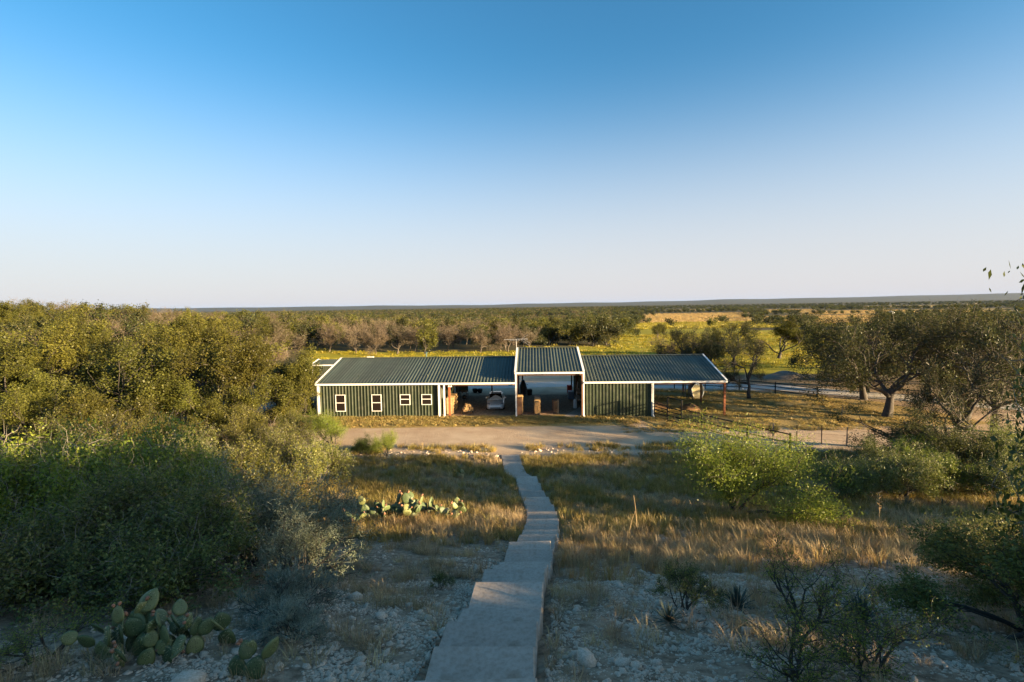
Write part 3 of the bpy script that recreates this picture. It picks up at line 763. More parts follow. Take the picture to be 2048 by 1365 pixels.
# ------------------------------------------------------------------ firewood and gear in the open bays
rr = random.Random(11)
def wood_stack(u, v0, v1, w, h, label, mat='log_wood', panel=None, cover=False, slope=0.0):
    s = tag(empty('firewood_stack', W(u, v0, .05), -PHI), label, 'firewood stack', 'firewood stacks in the open bays')
    L = v1 - v0
    f = MB()
    for y in (0.0, L):
        for x in (-w / 2 + .03, w / 2 - .03): f.box(x - .025, x + .025, y - .05, y, 0, h + .05)
        f.box(-w / 2, w / 2, y - .045, y - .005, .1, .16)
    for x in (-w / 2 + .08, w / 2 - .08): f.box(x - .03, x + .03, -.02, L, .06, .14)
    f.build('rack', MATS['dark_steel'], s)
    logs = MB(); y = .06; r = .07
    nrow = int((h - .14) / .125)
    for k in range(nrow):
        y = .05 + (k % 2) * .06; z = .14 + .06 + k * .122
        while y < L - .05 - slope * k * .12:
            r = rr.uniform(.045, .075); a = rr.uniform(-.06, .06); e = rr.uniform(-.06, .05)
            logs.cyl((-w / 2 + e, y + a * .3, z + rr.uniform(-.015, .015)), (w / 2 + e + rr.uniform(-.03, .05), y - a * .3, z + rr.uniform(-.015, .015)), r, r * rr.uniform(.8, 1.05), n=6)
            y += r * 1.9
    tag(logs.build('logs', MATS[mat], s), kind='stuff')
    if panel:
        MB().box(-w / 2 - .02, w / 2 - .02, -.085, -.055, .12, h + .02).build('end_panel', MATS[panel], s)
    if cover:
        c = MB(); c.loft([[(-w / 2 - .05, .5, h - .02), (w / 2 + .05, .5, h - .05), (w / 2 + .02, .5, h + .09), (-w / 2 - .02, .5, h + .1)], [(-w / 2 - .05, L, h - .1), (w / 2 + .05, L, h - .08), (w / 2 + .02, L, h + .12), (-w / 2 - .02, L, h + .1)]])
        c.build('cover', MATS['black_plastic'], s)
wood_stack(-6.05, .75, 3.6, .55, 1.65, 'tall golden firewood stack with plywood end behind the orange post', panel='plywood')
wood_stack(.55, .35, 3.0, .6, 1.75, 'firewood stack with brown end board beside the white centre post', panel='brown_board')
wood_stack(2.25, .45, 2.7, .46, 1.45, 'narrow firewood stack under a dark cover in the centre bay', cover=True)
wood_stack(4.02, .95, 2.2, .48, 1.35, 'dark reddish firewood stack standing alone in the centre bay', mat='dark_log')

def wood_cart():
    c = tag(empty('wood_cart', W(-4.35, 1.0, .05), -PHI + .3), 'small wheeled rack piled with split firewood beside the silver car', 'wood cart')
    f = MB()
    for x in (-.45, .45):
        for y in (-.25, .25): f.bar((x, y, .05), (x * 1.1, y * 1.2, .85), .035, .035)
        f.bar((x, -.28, .35), (x, .28, .35), .04, .04)
    f.bar((-.5, -.25, .35), (.5, -.25, .35), .04, .04); f.bar((-.5, .25, .35), (.5, .25, .35), .04, .04)
    f.build('frame', MATS['dark_steel'], c)
    lg = MB()
    for k in range(46):
        lay = k // 8; x = -.42 + (k % 8) * .12 + rr.uniform(-.03, .03); z = .43 + lay * .11
        if abs(x) > .55 - lay * .07: continue
        a = rr.uniform(-.25, .25)
        lg.cyl((x - a * .2, -.3, z + rr.uniform(-.03, .03)), (x + a * .2, .28, z + rr.uniform(-.03, .03)), rr.uniform(.045, .07), n=6)
    tag(lg.build('logs', MATS['log_wood'], c), kind='stuff')
    for x in (-.5, .5):
        MB().cyl((x - .03, .25, .14), (x + .03, .25, .14), .14, n=14).build('wheel', MATS['tyre'], c)
wood_cart()

def barrel():
    b = tag(empty('red_barrel', W(6.05, 11.3, .05)), 'red steel drum on a round pale stand at the far post', 'barrel')
    prof = [(.0, .29), (.03, .31), (.28, .30), (.30, .315), (.33, .30), (.58, .30), (.60, .315), (.63, .30), (.86, .305), (.89, .31), (.90, .27)]
    rings = [[(r * math.cos(t * math.pi / 10), r * math.sin(t * math.pi / 10), z + .22) for t in range(20)] for z, r in prof]
    MB().loft(rings).build('drum', MATS['red_paint'], b)
    st = MB(); st.cyl((0, 0, .0), (0, 0, .05), .5, .5, n=20); st.cyl((0, 0, .05), (0, 0, .22), .34, .27, n=16); st.build('stand', MATS['concrete'], b)
barrel()

def covered_machine():
    c = tag(empty('covered_machine', W(.72, 11.6, .05), .2), 'tall machine under a black cover against the rear post of the bay', 'machine')
    rg = []
    for z, a, b in ((.0, .42, .38), (.3, .40, .36), (.75, .42, .35), (1.1, .36, .30), (1.4, .26, .24), (1.62, .20, .20), (1.7, .12, .12)):
        rg.append([(a * math.cos(t) * (1 + .12 * math.sin(3 * t + z * 4)), b * math.sin(t) * (1 + .1 * math.cos(2 * t - z * 5)), z) for t in np.linspace(0, 2 * math.pi, 15)[:-1]])
    MB().loft(rg).build('cover', MATS['black_plastic'], c, True)
    MB().bar((.2, -.1, 1.3), (.55, -.2, 1.1), .04, .04).build('handle', MATS['dark_steel'], c)
    k = tag(empty('black_bin', W(1.45, 11.1, .05), .1), 'low black bin standing on the slab beside the covered machine', 'bin')
    MB().loft([[(-.24, -.22, 0), (.24, -.22, 0), (.24, .22, 0), (-.24, .22, 0)], [(-.29, -.27, .62), (.29, -.27, .62), (.29, .27, .62), (-.29, .27, .62)]]).build('tub', MATS['black_plastic'], k)
    MB().loft([[(-.31, -.29, .62), (.31, -.29, .62), (.31, .29, .62), (-.31, .29, .62)], [(-.22, -.20, .72), (.22, -.20, .72), (.22, .20, .72), (-.22, .20, .72)]]).build('lid', MATS['black_plastic'], k)
covered_machine()

def work_table():
    t = tag(empty('work_bench', W(-5.85, 8.2, .05), -PHI), 'tall metal work bench against the green inner wall behind the firewood', 'bench')
    MB().box(-.5, .5, -.4, .9, .92, .98).build('bench_top', MATS['weathered_wood'], t)
    for x in (-.45, .45):
        for y in (-.35, .85): MB().box(x - .03, x + .03, y - .03, y + .03, 0, .92).build('leg', MATS['dark_steel'], t)
    MB().box(-.48, .48, .8, .86, .98, 1.9).build('back_board', MATS['blue_green_paint'], t)
    for i, (u, v, n) in enumerate(((-5.05, 12.7, 'black round tub on the slab edge nearest the inner wall'), (-4.45, 12.6, 'black round tub on the slab edge nearest the silver car'))):
        p = tag(empty('tub', W(u, v, .05)), n, 'tub', 'black tubs on the rear slab edge')
        rg = [[(r * math.cos(a), r * math.sin(a), z) for a in np.linspace(0, 2 * math.pi, 17)[:-1]] for z, r in ((0, .22), (.25, .30), (.46, .31), (.50, .34), (.52, .34), (.50, .28), (.3, .25))]
        MB().loft(rg).build('bowl', MATS['black_plastic'], p, True)
    g = tag(empty('charcoal_grill', W(-5.3, 5.6, .05), .3), 'dark kettle grill on thin legs in front of the work bench', 'grill')
    rg = [[(r * math.cos(a), r * math.sin(a), z) for a in np.linspace(0, 2 * math.pi, 17)[:-1]] for z, r in ((.62, .10), (.68, .22), (.78, .29), (.86, .30), (.95, .27), (1.03, .18), (1.07, .05))]
    MB().loft(rg).build('kettle', MATS['black_plastic'], g, True)
    for k in range(3):
        a = k * 2.094; MB().cyl((.15 * math.cos(a), .15 * math.sin(a), .66), (.33 * math.cos(a), .33 * math.sin(a), 0), .015, n=6).build('leg', MATS['dark_steel'], g)
work_table()

def bay_gear():
    l = tag(empty('step_ladder', W(6.30, 5.6, .05), -PHI), 'grey step ladder leaning on the inner wall of the centre bay', 'ladder')
    for y in (0, .5): MB().bar((0, y, 0), (.22, y, 2.3), .05, .03).build('rail', MATS['antenna_metal'], l)
    for k in range(7): MB().bar((.03 + .027 * k, 0, .25 + .29 * k), (.03 + .027 * k, .5, .25 + .29 * k), .04, .03).build('rung', MATS['antenna_metal'], l)
    g = tag(empty('gas_cylinder', W(6.05, 3.6, .05)), 'white gas cylinder standing by the inner wall of the centre bay', 'gas cylinder')
    rg = [[(r * math.cos(a), r * math.sin(a), z) for a in np.linspace(0, 2 * math.pi, 15)[:-1]] for z, r in ((0, .15), (.06, .19), (.75, .19), (.88, .13), (.93, .05))]
    MB().loft(rg).build('shell', MATS['white_plastic'], g, True)
    MB().cyl((0, 0, .93), (0, 0, 1.02), .03, n=8).build('valve', MATS['dark_steel'], g)
    c = tag(empty('tool_chest', W(6.0, 8.4, .05), -PHI), 'low dark blue tool chest by the inner wall near the red drum', 'tool chest')
    MB().box(-.3, .3, -.5, .5, .08, .9).build('cabinet', MATS['blue_steel'], c)
    for k in range(4): MB().box(-.32, -.3, -.46, .46, .14 + k * .19, .30 + k * .19).build('drawer', MATS['blue_steel'], c)
bay_gear()

# gas tank with a rounded end just behind the downspout (olive drum) in the carport corner
tk = tag(empty('round_tank', W(-6.45, 2.0, .05), -PHI), 'olive round-ended tank on legs in the carport corner', 'tank')
rg = [[(.32 * math.cos(a) * s, y, 2.2 + .62 * math.sin(a) * s) for a in np.linspace(0, 2 * math.pi, 19)[:-1]] for y, s in ((0, .3), (.03, .75), (.1, .97), (.2, 1), (1.6, 1), (1.75, .7))]
MB().loft(rg).build('shell', MATS['wall_green'], tk, True)
for y in (.3, 1.4):
    for x in (-.2, .2): MB().box(x - .03, x + .03, y - .03, y + .03, 0, 1.75).build('leg', MATS['dark_steel'], tk)

# ------------------------------------------------------------------ hutch, fences, gate, mound
def hutch():
    x, y, z = W(19.7, 8.6, 0)
    h = tag(empty('animal_hutch', (x, y, z), -PHI - .1), 'cream many-sided hutch with a pale roof under the open end of the barn', 'hutch')
    poly = [(-.34, 0), (.40, 0), (.62, .55), (.66, 1.15), (.42, 1.58), (.05, 1.74), (-.34, 1.52), (-.62, 1.05), (-.55, .62)]
    MB().prism(poly, (1, 0, 0), (0, 0, 1), 0, .12, (0, 1, 0)).build('front_face', MATS['cream_paint'], h)
    tr = MB()
    for k in range(len(poly)):
        a, b = poly[k], poly[(k + 1) % len(poly)]
        tr.bar((a[0], -.02, a[1]), (b[0], -.02, b[1]), .05, .06, (0, 1, 0))
    tr.build('face_trim', MATS['white_plastic'], h)
    for zz in (.45, .62, .80, .97, 1.14, 1.31): MB().box(-.42, .48, -.012, -.002, zz, zz + .012).build('board_joint', MATS['weathered_wood'], h)
    back = [(p[0] * .96, p[1] * .97) for p in poly]
    MB().prism(back, (1, 0, 0), (0, 0, 1), .12, 1.9, (0, 1, 0)).build('body', MATS['weathered_wood'], h)
    rf = MB(); rf.add([(.62, .0, 1.2), (.05, .0, 1.8), (-1.25, .3, 1.5), (-1.25, 1.9, 1.5), (.05, 1.9, 1.8), (.62, 1.9, 1.2), (.62, .0, 1.15), (.05, .0, 1.75), (-1.25, .3, 1.45), (-1.25, 1.9, 1.45), (.05, 1.9, 1.75), (.62, 1.9, 1.15)],
                      [(0, 1, 4, 5), (1, 2, 3, 4), (6, 11, 10, 7), (7, 10, 9, 8), (0, 6, 7, 1), (1, 7, 8, 2), (2, 8, 9, 3), (3, 9, 10, 4), (4, 10, 11, 5), (5, 11, 6, 0)])
    rf.build('roof', MATS['pale_blue_tarp'], h)
    for xx, yy in ((-1.2, .4), (-1.2, 1.8), (-.85, .4)): MB().box(xx - .05, xx + .05, yy - .05, yy + .05, 0, 1.46).build('post', MATS['weathered_wood'], h)
hutch()

def rail_run(name, label, cat, pts, rails, posts_h, mat='pipe_steel', r=.046, group=None, closed=True):
    """posts at pts (world), a rail at each height between neighbours"""
    o = tag(empty(name, (pts[0][0], pts[0][1], float(T(pts[0][0], pts[0][1], False)))), label, cat, group)
    ox, oy, oz = o.location
    loc = [(p[0] - ox, p[1] - oy, float(T(p[0], p[1], False)) - oz) for p in pts]
    for (x, y, z), ph in zip(loc, posts_h):
        if ph: MB().cyl((x, y, z - .1), (x, y, z + ph), r * 1.35, n=8).build('post', MATS[mat], o)
    for (a, b), hs in zip(zip(loc[:-1], loc[1:]), rails):
        for h0 in hs:
            h0, h1 = h0 if isinstance(h0, tuple) else (h0, h0)
            MB().cyl((a[0], a[1], a[2] + h0), (b[0], b[1], b[2] + h1), r, n=6).build('rail', MATS[mat], o)
    return o
P0, P1, P2, P3 = W(12.98, -.12)[:2], W(13.74, -1.8)[:2], W(14.58, -3.12)[:2], W(15.69, -4.88)[:2]
rail_run('pipe_fence', 'short dark pipe fence between the barn corner and the walk gate', 'fence', [P0, P1], [(.05, .35, .65, .95, 1.25)], (1.35, 0))
g = rail_run('walk_gate', 'tall dark pipe gate standing in front of the open end bay', 'gate', [P1, P2], [(.06, .45, .8, 1.15, 2.05)], (2.08, 2.08))
b = rail_run('pipe_fence', 'dark pipe and wire fence running from the gate towards the green bush', 'fence', [P2, P3, (17.4, 36.6), (18.8, 33.4)], [(.06, .5, 1.28), (.06, .6, 1.2), (.6, 1.2)], (0, 1.36, 1.3, 1.3))
latch = MB().box(-.05, .05, -.05, .05, 1.05, 1.2).build('latch', MATS['black_plastic'], g)
latch.location = ((P2[0] - P1[0]) * .12, (P2[1] - P1[1]) * .12, 0)
rail_run('pipe_fence', 'dark pipe fence across the paddock behind the open end bay', 'fence', [W(13.2, 15.5)[:2], W(16, 15.3)[:2], W(19, 15)[:2], W(22.5, 14.5)[:2], W(26, 13.2)[:2], W(29, 10.8)[:2], W(31.5, 7)[:2]],
         [(.45, .85, 1.25)] * 6, (1.4,) * 7)
# kennel of wire panels behind the open end
def kennel():
    k = tag(empty('wire_kennel', W(23.2, 13.5), -PHI), 'tall pale wire mesh kennel panels beyond the barn end', 'kennel')
    for i, x in enumerate((0, 1.2, 2.4)):
        for z in (.1, 1.25, 2.4): MB().bar((x, 0, z), (x + 1.2, .5 if i == 2 else 0, z), .04, .04).build('rail', MATS['antenna_metal'], k)
        m = MB()
        for q in np.arange(.1, 1.2, .14): m.bar((x + q, 0, .1), (x + q, 0, 2.4), .012, .012)
        m.build('mesh_panel', MATS['antenna_metal'], k)
    for x in (0, 1.2, 2.4, 3.6): MB().cyl((x, 0, 0), (x, 0, 2.5), .03, n=8).build('post', MATS['antenna_metal'], k)
kennel()

def lumpy(name, label, cat, loc, rx, ry, h, mat, seed):
    n = 28; g = np.linspace(-1, 1, n); X, Y = np.meshgrid(g, g); R = np.hypot(X, Y)
    Z = np.clip(1 - R ** 1.5, 0, None) ** .9 * h * (1 + .25 * vnoise(X + seed, Y, .3)) - .02
    V = np.stack([X * rx, Y * ry, Z], -1).reshape(-1, 3); i = np.arange(n * n).reshape(n, n)
    F = np.stack([i[:-1, :-1], i[:-1, 1:], i[1:, 1:], i[1:, :-1]], -1).reshape(-1, 4)
    o = link(name, np_mesh(name, V, F, smooth=True), None, MATS[mat]); o.location = loc
    return tag(o, label, cat)
x, y, z = W(17.2, 3.2); lumpy('dirt_mound', 'small brown dirt mound behind the walk gate', 'mound', (x, y, 0), 1.1, 1.0, .55, 'dirt_mound_soil', 1)
x, y, z = W(13.9, 4.4); lumpy('dirt_mound', 'flat reddish dirt heap beside the green end wall', 'mound', (x, y, 0), 1.7, 1.6, .5, 'dirt_mound_soil', 4)
lumpy('dirt_mound', 'orange dirt mound beside the small green shed', 'mound', (-34.4, 74.5, float(T(-34.4, 74.5)) - .05), 2.6, 1.6, 1.1, 'dirt_mound_soil', 7)
lumpy('dirt_mound', 'pale earth mound beside the gravel drive', 'mound', (37.5, 68.0, float(T(37.5, 68)) - .05), 3.6, 1.8, 1.0, 'weathered_wood', 9)
# two hens pecking in the paddock seen as small pale spots

# ------------------------------------------------------------------ plant builders
def unit(v):
    return v / (np.linalg.norm(v) + 1e-9)

def grow(seed, spec):
    """recursive branching; returns polylines (points, radii, level) in a unit-free frame"""
    rng = np.random.default_rng(seed)
    out = []
    L = len(spec['n'])
    def perp(d):
        a = rng.normal(size=3); a = a - d * (a @ d); return unit(a)
    def branch(p, d, ln, r, lev):
        n = spec['seg'][lev]; pts = [p]; dirs = [d]
        for i in range(n):
            d = unit(d + rng.normal(0, spec['wig'][lev], 3) + np.array((0, 0, spec['up'][lev])))
            p = p + d * (ln / n); pts.append(p); dirs.append(d)
        tp = spec.get('taper', .45)
        rs = np.linspace(r, r * tp, n + 1)
        out.append((np.array(pts), rs, lev))
        if lev + 1 < L:
            k = spec['n'][lev + 1]; k = int(k) if lev == 0 else max(1, int(rng.poisson(k)))
            for c in range(k):
                t = rng.uniform(spec['t0'][lev], 1.0) if c else 1.0
                i = min(int(t * n), n - 1); fr = t * n - i
                pos = pts[i] + (pts[i + 1] - pts[i]) * min(fr, 1)
                dd = dirs[i + 1]; a = spec['ang'][lev] * rng.uniform(.55, 1.3)
                if lev == 0:
                    az = 2 * math.pi * (c + rng.uniform(-.3, .3)) / k
                    side = np.array((math.cos(az), math.sin(az), 0)); side = unit(side - dd * (side @ dd))
                else: side = perp(dd)
                cd = unit(dd * math.cos(a) + side * math.sin(a))
                branch(pos, cd, ln * spec['ratio'][lev] * rng.uniform(.7, 1.25), r * spec['rr'][lev] * (1 - .45 * t) , lev + 1)
    for s in range(spec['n'][0]):
        d0 = unit(np.array((rng.normal(0, spec.get('lean', .1)), rng.normal(0, spec.get('lean', .1)), 1.0)))
        off = np.array((rng.normal(0, .12), rng.normal(0, .12), 0)) if spec['n'][0] > 1 else np.zeros(3)
        branch(off, d0, 1.0, spec['r0'], 0)
    return out

def fit(polys, H, Wd):
    """scale a grown skeleton to height H and crown width Wd"""
    P = np.concatenate([p for p, r, l in polys])
    hz = P[:, 2].max(); wx = max(np.percentile(np.abs(P[:, 0]), 99), np.percentile(np.abs(P[:, 1]), 99)) * 2
    sz, sx = H / hz, Wd / wx
    S = np.array((sx, sx, sz)); sr = (sx * sx * sz) ** (1 / 3)
    return [(p * S, r * sr, l) for p, r, l in polys]

def tubes(polys, sides=lambda l: 3, minr=0.0, tintr=None, seed=0):
    rng = np.random.default_rng(seed); Vs = []; Fs = []; Ts = []; b = 0
    for pts, rs, lev in polys:
        k = sides(lev); n = len(pts)
        if k < 2: continue
        d = np.gradient(pts, axis=0); d /= np.linalg.norm(d, axis=1)[:, None] + 1e-9
        ref = np.array((0, 0, 1.0)) if abs(d[0][2]) < .9 else np.array((1.0, 0, 0))
        x = np.cross(d, ref); x /= np.linalg.norm(x, axis=1)[:, None] + 1e-9; y = np.cross(d, x)
        a = np.arange(k) * 2 * math.pi / k
        rr_ = np.maximum(rs, minr)
        V = pts[:, None, :] + (x[:, None, :] * np.cos(a)[None, :, None] + y[:, None, :] * np.sin(a)[None, :, None]) * rr_[:, None, None]
        Vs.append(V.reshape(-1, 3))
        i = np.arange(n * k).reshape(n, k) + b
        j = np.roll(i, -1, axis=1)
        F = np.stack([i[:-1], j[:-1], j[1:], i[1:]], -1).reshape(-1, 4)
        Fs.append(F); b += n * k
        if tintr is not None: Ts.append(np.full(len(F), rng.uniform(*tintr)))
    return np.concatenate(Vs), np.concatenate(Fs), (np.concatenate(Ts) if tintr is not None else None)

def leaf_quads(pos, size, rng, flat=.35, aspect=.6, axis=None):
    """one small diamond leaf at every point"""
    n = len(pos)
    nrm = rng.normal(size=(n, 3)); nrm[:, 2] = np.abs(nrm[:, 2]) + flat; nrm /= np.linalg.norm(nrm, axis=1)[:, None]
    a = rng.normal(size=(n, 3)) if axis is None else axis + rng.normal(0, .35, (n, 3))
    a -= nrm * (a * nrm).sum(1)[:, None]; a /= np.linalg.norm(a, axis=1)[:, None] + 1e-9
    b = np.cross(nrm, a)
    s = (size * rng.uniform(.6, 1.35, n))[:, None]
    V = np.stack([pos - a * s * .5, pos + b * s * aspect * .5 + a * s * .08, pos + a * s * .5, pos - b * s * aspect * .5 + a * s * .08], 1).reshape(-1, 3)
    F = np.arange(4 * n).reshape(n, 4)
    return V, F

def leaves_on(polys, lev, per, size, spread, seed, flat=.35, aspect=.6, keep=1.0, clump=0.0):
    """leaves along every polyline of level >= lev"""
    rng = np.random.default_rng(seed); P = []; Tn = []
    for pts, rs, l in polys:
        if l < lev or rng.random() > keep: continue
        n = max(1, int(per * rng.uniform(.6, 1.4)))
        t = rng.uniform(.15, 1.05, n) * (len(pts) - 1); i = np.minimum(t.astype(int), len(pts) - 2); f = (t - i)[:, None]
        q = pts[i] * (1 - f) + pts[i + 1] * f + rng.normal(0, spread, (n, 3))
        P.append(q); Tn.append(np.clip(rng.uniform(.15, .85) + rng.normal(0, .18, n), 0, 1))
    P = np.concatenate(P); Tn = np.concatenate(Tn)
    V, F = leaf_quads(P, size, rng, flat, aspect)
    return V, F, Tn

SPEC_OAK = dict(n=[1, 5, 5, 5, 5], seg=[3, 5, 4, 3, 2], wig=[.10, .22, .26, .25, .2], up=[.05, .03, .05, .06, .03], t0=[.55, .35, .3, .3], ang=[.85, .8, .8, .8],
                ratio=[2.7, .55, .55, .5], rr=[.62, .62, .6, .6], r0=.16, lean=.12)
SPEC_MESQ = dict(n=[1, 5, 6, 6, 5], seg=[2, 5, 4, 3, 2], wig=[.12, .22, .24, .25, .25], up=[.05, .06, .08, .08, .04], t0=[.5, .3, .2, .15], ang=[.75, .75, .75, .8],
                 ratio=[1.9, .58, .55, .5], rr=[.6, .6, .58, .55], r0=.10, lean=.15)
SPEC_BUSH = dict(n=[5, 4, 5, 5], seg=[4, 4, 3, 2], wig=[.16, .22, .25, .25], up=[.03, .06, .05, .02], t0=[.25, .2, .15], ang=[.6, .7, .8],
                 ratio=[.65, .6, .55], rr=[.6, .6, .6], r0=.035, lean=.42)

PROTO = {}
def tree_proto(key, seed, spec, H, Wd, leaf_mat, bark, leaf=None, twigs=None, branch_sides=None, minr=.006, twig_mat='twig'):
    """mesh pair: trunk with limbs, crown with leaves (and fine twigs)"""
    pol = fit(grow(seed, spec), H, Wd)
    maxl = len(spec['n']) - 1
    sides = branch_sides or (lambda l: (8, 6, 4, 3, 3)[min(l, 4)])
    lim = maxl if twigs is None else maxl - 1
    V, F, _ = tubes([q for q in pol if q[2] <= lim], sides, minr)
    tr = np_mesh('trunk', V, F, smooth=True); tr.materials.append(MATS[bark])
    Vs, Fs, Ts, mats_i, b = [], [], [], [], 0
    if leaf:
        V, F, t = leaves_on(pol, maxl - leaf.get('down', 0), leaf['per'], leaf['size'], leaf['spread'], seed + 7, leaf.get('flat', .35), leaf.get('aspect', .6), leaf.get('keep', 1))
        Vs.append(V); Fs.append(F + b); Ts.append(t); mats_i.append(np.zeros(len(F), int)); b += len(V)
    if twigs:
        rng = np.random.default_rng(seed + 3); P = []
        for pts, rs, l in pol:
            if l < maxl: continue
            for c in range(twigs['per']):
                i = rng.integers(0, len(pts)); d = unit(pts[-1] - pts[0] + rng.normal(0, twigs['splay'] * np.linalg.norm(pts[-1] - pts[0]), 3) + np.array((0, 0, .1)))
                P.append((pts[i], d, twigs['len'] * rng.uniform(.5, 1.3)))
        p0 = np.array([q[0] for q in P]); d = np.array([q[1] for q in P]); ln = np.array([q[2] for q in P])[:, None]
        sd = np.cross(d, rng.normal(size=d.shape)); sd /= np.linalg.norm(sd, axis=1)[:, None] + 1e-9
        w = twigs['w']; mid = p0 + d * ln * .5 + rng.normal(0, .12, d.shape) * ln
        V = np.stack([p0 - sd * w, p0 + sd * w, mid + sd * w * .8, mid - sd * w * .8, p0 + d * ln], 1).reshape(-1, 3)
        q = np.arange(len(P))[:, None] * 5
        Fq = np.concatenate([q + np.array([[0, 1, 2, 3]])]); Ft = np.concatenate([q + np.array([[3, 2, 4]])])
        Vs.append(V); Fs += [Fq + b, Ft + b]; t = rng.uniform(0, 1, len(P)); Ts += [t, t]; mats_i += [np.ones(len(P), int)] * 2; b += len(V)
    me = np_mesh('crown', np.concatenate(Vs), Fs, tint=np.concatenate(Ts))
    me.materials.append(MATS[leaf_mat])
    if twigs:
        me.materials.append(MATS[twig_mat])
        me.polygons.foreach_set('material_index', np.concatenate(mats_i).astype(np.int32))
    PROTO[key] = (tr, me)

def plant(key, name, x, y, label, cat, group=None, s=1.0, rz=None, sz=None, dz=-.05, rng=random, parts=('trunk', 'crown'), tilt=0.0):
    tr, cr = PROTO[key]
    o = empty(name, (x, y, float(T(x, y)) + dz), rng.uniform(0, 6.283) if rz is None else rz)
    if tilt: o.rotation_euler = (rng.uniform(-tilt, tilt), rng.uniform(-tilt, tilt), o.rotation_euler[2])
    o.scale = (s, s, s if sz is None else sz)
    tag(o, label, cat, group)
    link(parts[0], tr, o); link(parts[1], cr, o)
    return o

# near live oaks with fine leaves
for i in range(4):
    tree_proto('oak%d' % i, 20 + i, SPEC_OAK, 7.6, 10.0, 'oak_leaf', 'oak_bark', leaf=dict(per=34, size=.135, spread=.18, down=1, flat=.5, aspect=.7))
# open-crowned dark oaks, boughs showing
SPEC_OPEN = dict(SPEC_OAK, wig=[.2, .30, .32, .3, .2], up=[.02, .0, .05, .05, .02], ang=[.75, .85, .8, .8], ratio=[1.6, .55, .5, .5], n=[1, 5, 5, 5, 4])
for i in range(3):
    tree_proto('open%d' % i, 40 + i, SPEC_OPEN, 8.0, 11.5, 'dark_oak_leaf', 'oak_bark', leaf=dict(per=24, size=.10, spread=.17, down=1, flat=.6, aspect=.65, keep=.85),
               twigs=dict(per=5, splay=.8, len=.6, w=.008), minr=.012)
# dense dark oaks for the right-hand grove
for i in range(2):
    tree_proto('dark%d' % i, 50 + i, dict(SPEC_OAK, ratio=[2.1, .55, .55, .5], ang=[.8, .8, .8, .8]), 8.0, 11.0, 'dark_oak_leaf', 'oak_bark', leaf=dict(per=30, size=.13, spread=.2, down=1, flat=.6, aspect=.65, keep=.9),
               twigs=dict(per=2, splay=.8, len=.6, w=.008), minr=.012)
# grey twiggy trees, almost bare
for i in range(3):
    tree_proto('bare%d' % i, 60 + i, SPEC_MESQ, 7.0, 8.5, 'twig_leaf', 'grey_bark', leaf=dict(per=3.2, size=.12, spread=.2, keep=.8), twigs=dict(per=4, splay=.8, len=.75, w=.011), minr=.016)
# mid-distance oaks: coarser leaves
for i in range(3):
    tree_proto('mid%d' % i, 80 + i, dict(SPEC_OAK, n=[1, 5, 5, 5]  , seg=[3, 4, 3, 2]), 7.0, 9.5, 'dark_oak_leaf' if i != 1 else 'oak_leaf', 'oak_bark', leaf=dict(per=34, size=.30, spread=.42, flat=.4, aspect=.8), minr=.03)
# far trees
for i, lm in enumerate(('dark_oak_leaf', 'oak_leaf', 'twig_leaf')):
    tree_proto('far%d' % i, 95 + i, dict(SPEC_OAK, n=[1, 4, 4], seg=[2, 3, 2]), 6.0, 8.0, lm, 'oak_bark', leaf=dict(per=26, size=.85, spread=.75, flat=.4, aspect=.85), minr=.06)
# shrubs
for i in range(2):
    tree_proto('mesq%d' % i, 120 + i, dict(SPEC_BUSH, n=[6, 5, 6, 5]), 4.2, 6.4, 'mesquite_leaf', 'dark_stem', leaf=dict(per=46, size=.085, spread=.20, flat=.2, aspect=.28, down=1), minr=.005)
for i in range(2):
    tree_proto('grey%d' % i, 130 + i, dict(SPEC_BUSH, n=[9, 5, 5, 5], lean=.5), 2.8, 3.6, 'grey_leaf', 'dark_stem', leaf=dict(per=11, size=.050, spread=.055, aspect=.42, down=1),
               twigs=dict(per=2, splay=.9, len=.22, w=.0035), minr=.003, twig_mat='blue_twig')
for i in range(2):
    tree_proto('green%d' % i, 140 + i, dict(SPEC_BUSH, n=[9, 6, 6, 5], lean=.5), 3.4, 5.0, 'bright_leaf' if i == 0 else 'shrub_leaf', 'dark_stem', leaf=dict(per=15, size=.085, spread=.11, aspect=.5, down=1),
               twigs=dict(per=1, splay=.9, len=.55, w=.0045), minr=.004, twig_mat='pale_twig')
tree_proto('leafy0', 150, dict(SPEC_BUSH, n=[8, 5, 6, 5], lean=.55), 2.6, 4.2, 'shrub_leaf', 'dark_stem', leaf=dict(per=30, size=.055, spread=.075, aspect=.42, down=1), minr=.003)
tree_proto('small0', 155, dict(SPEC_BUSH, n=[6, 4, 5, 4], lean=.5), 1.3, 1.9, 'bright_leaf', 'dark_stem', leaf=dict(per=7, size=.034, spread=.035, aspect=.4, down=1), minr=.003)
tree_proto('small1', 156, dict(SPEC_BUSH, n=[7, 4, 5, 5], lean=.45), 1.0, 1.4, 'shrub_leaf', 'dark_stem', leaf=dict(per=9, size=.032, spread=.03, aspect=.4, down=1), minr=.003)
tree_proto('thorn0', 158, dict(SPEC_BUSH, n=[8, 5, 5, 4], lean=.8, up=[-.02, .02, .02, 0]), .9, 1.6, 'grey_leaf', 'dark_stem', leaf=dict(per=1.2, size=.028, spread=.03, aspect=.4, down=1),
           twigs=dict(per=5, splay=1.1, len=.16, w=.0035), minr=.004, twig_mat='blue_twig')
tree_proto('yellow0', 160, dict(SPEC_BUSH, n=[9, 5, 5, 5], lean=.5), 4.0, 5.4, 'oak_leaf', 'dark_stem', leaf=dict(per=12, size=.085, spread=.11, aspect=.6, down=1), minr=.005)

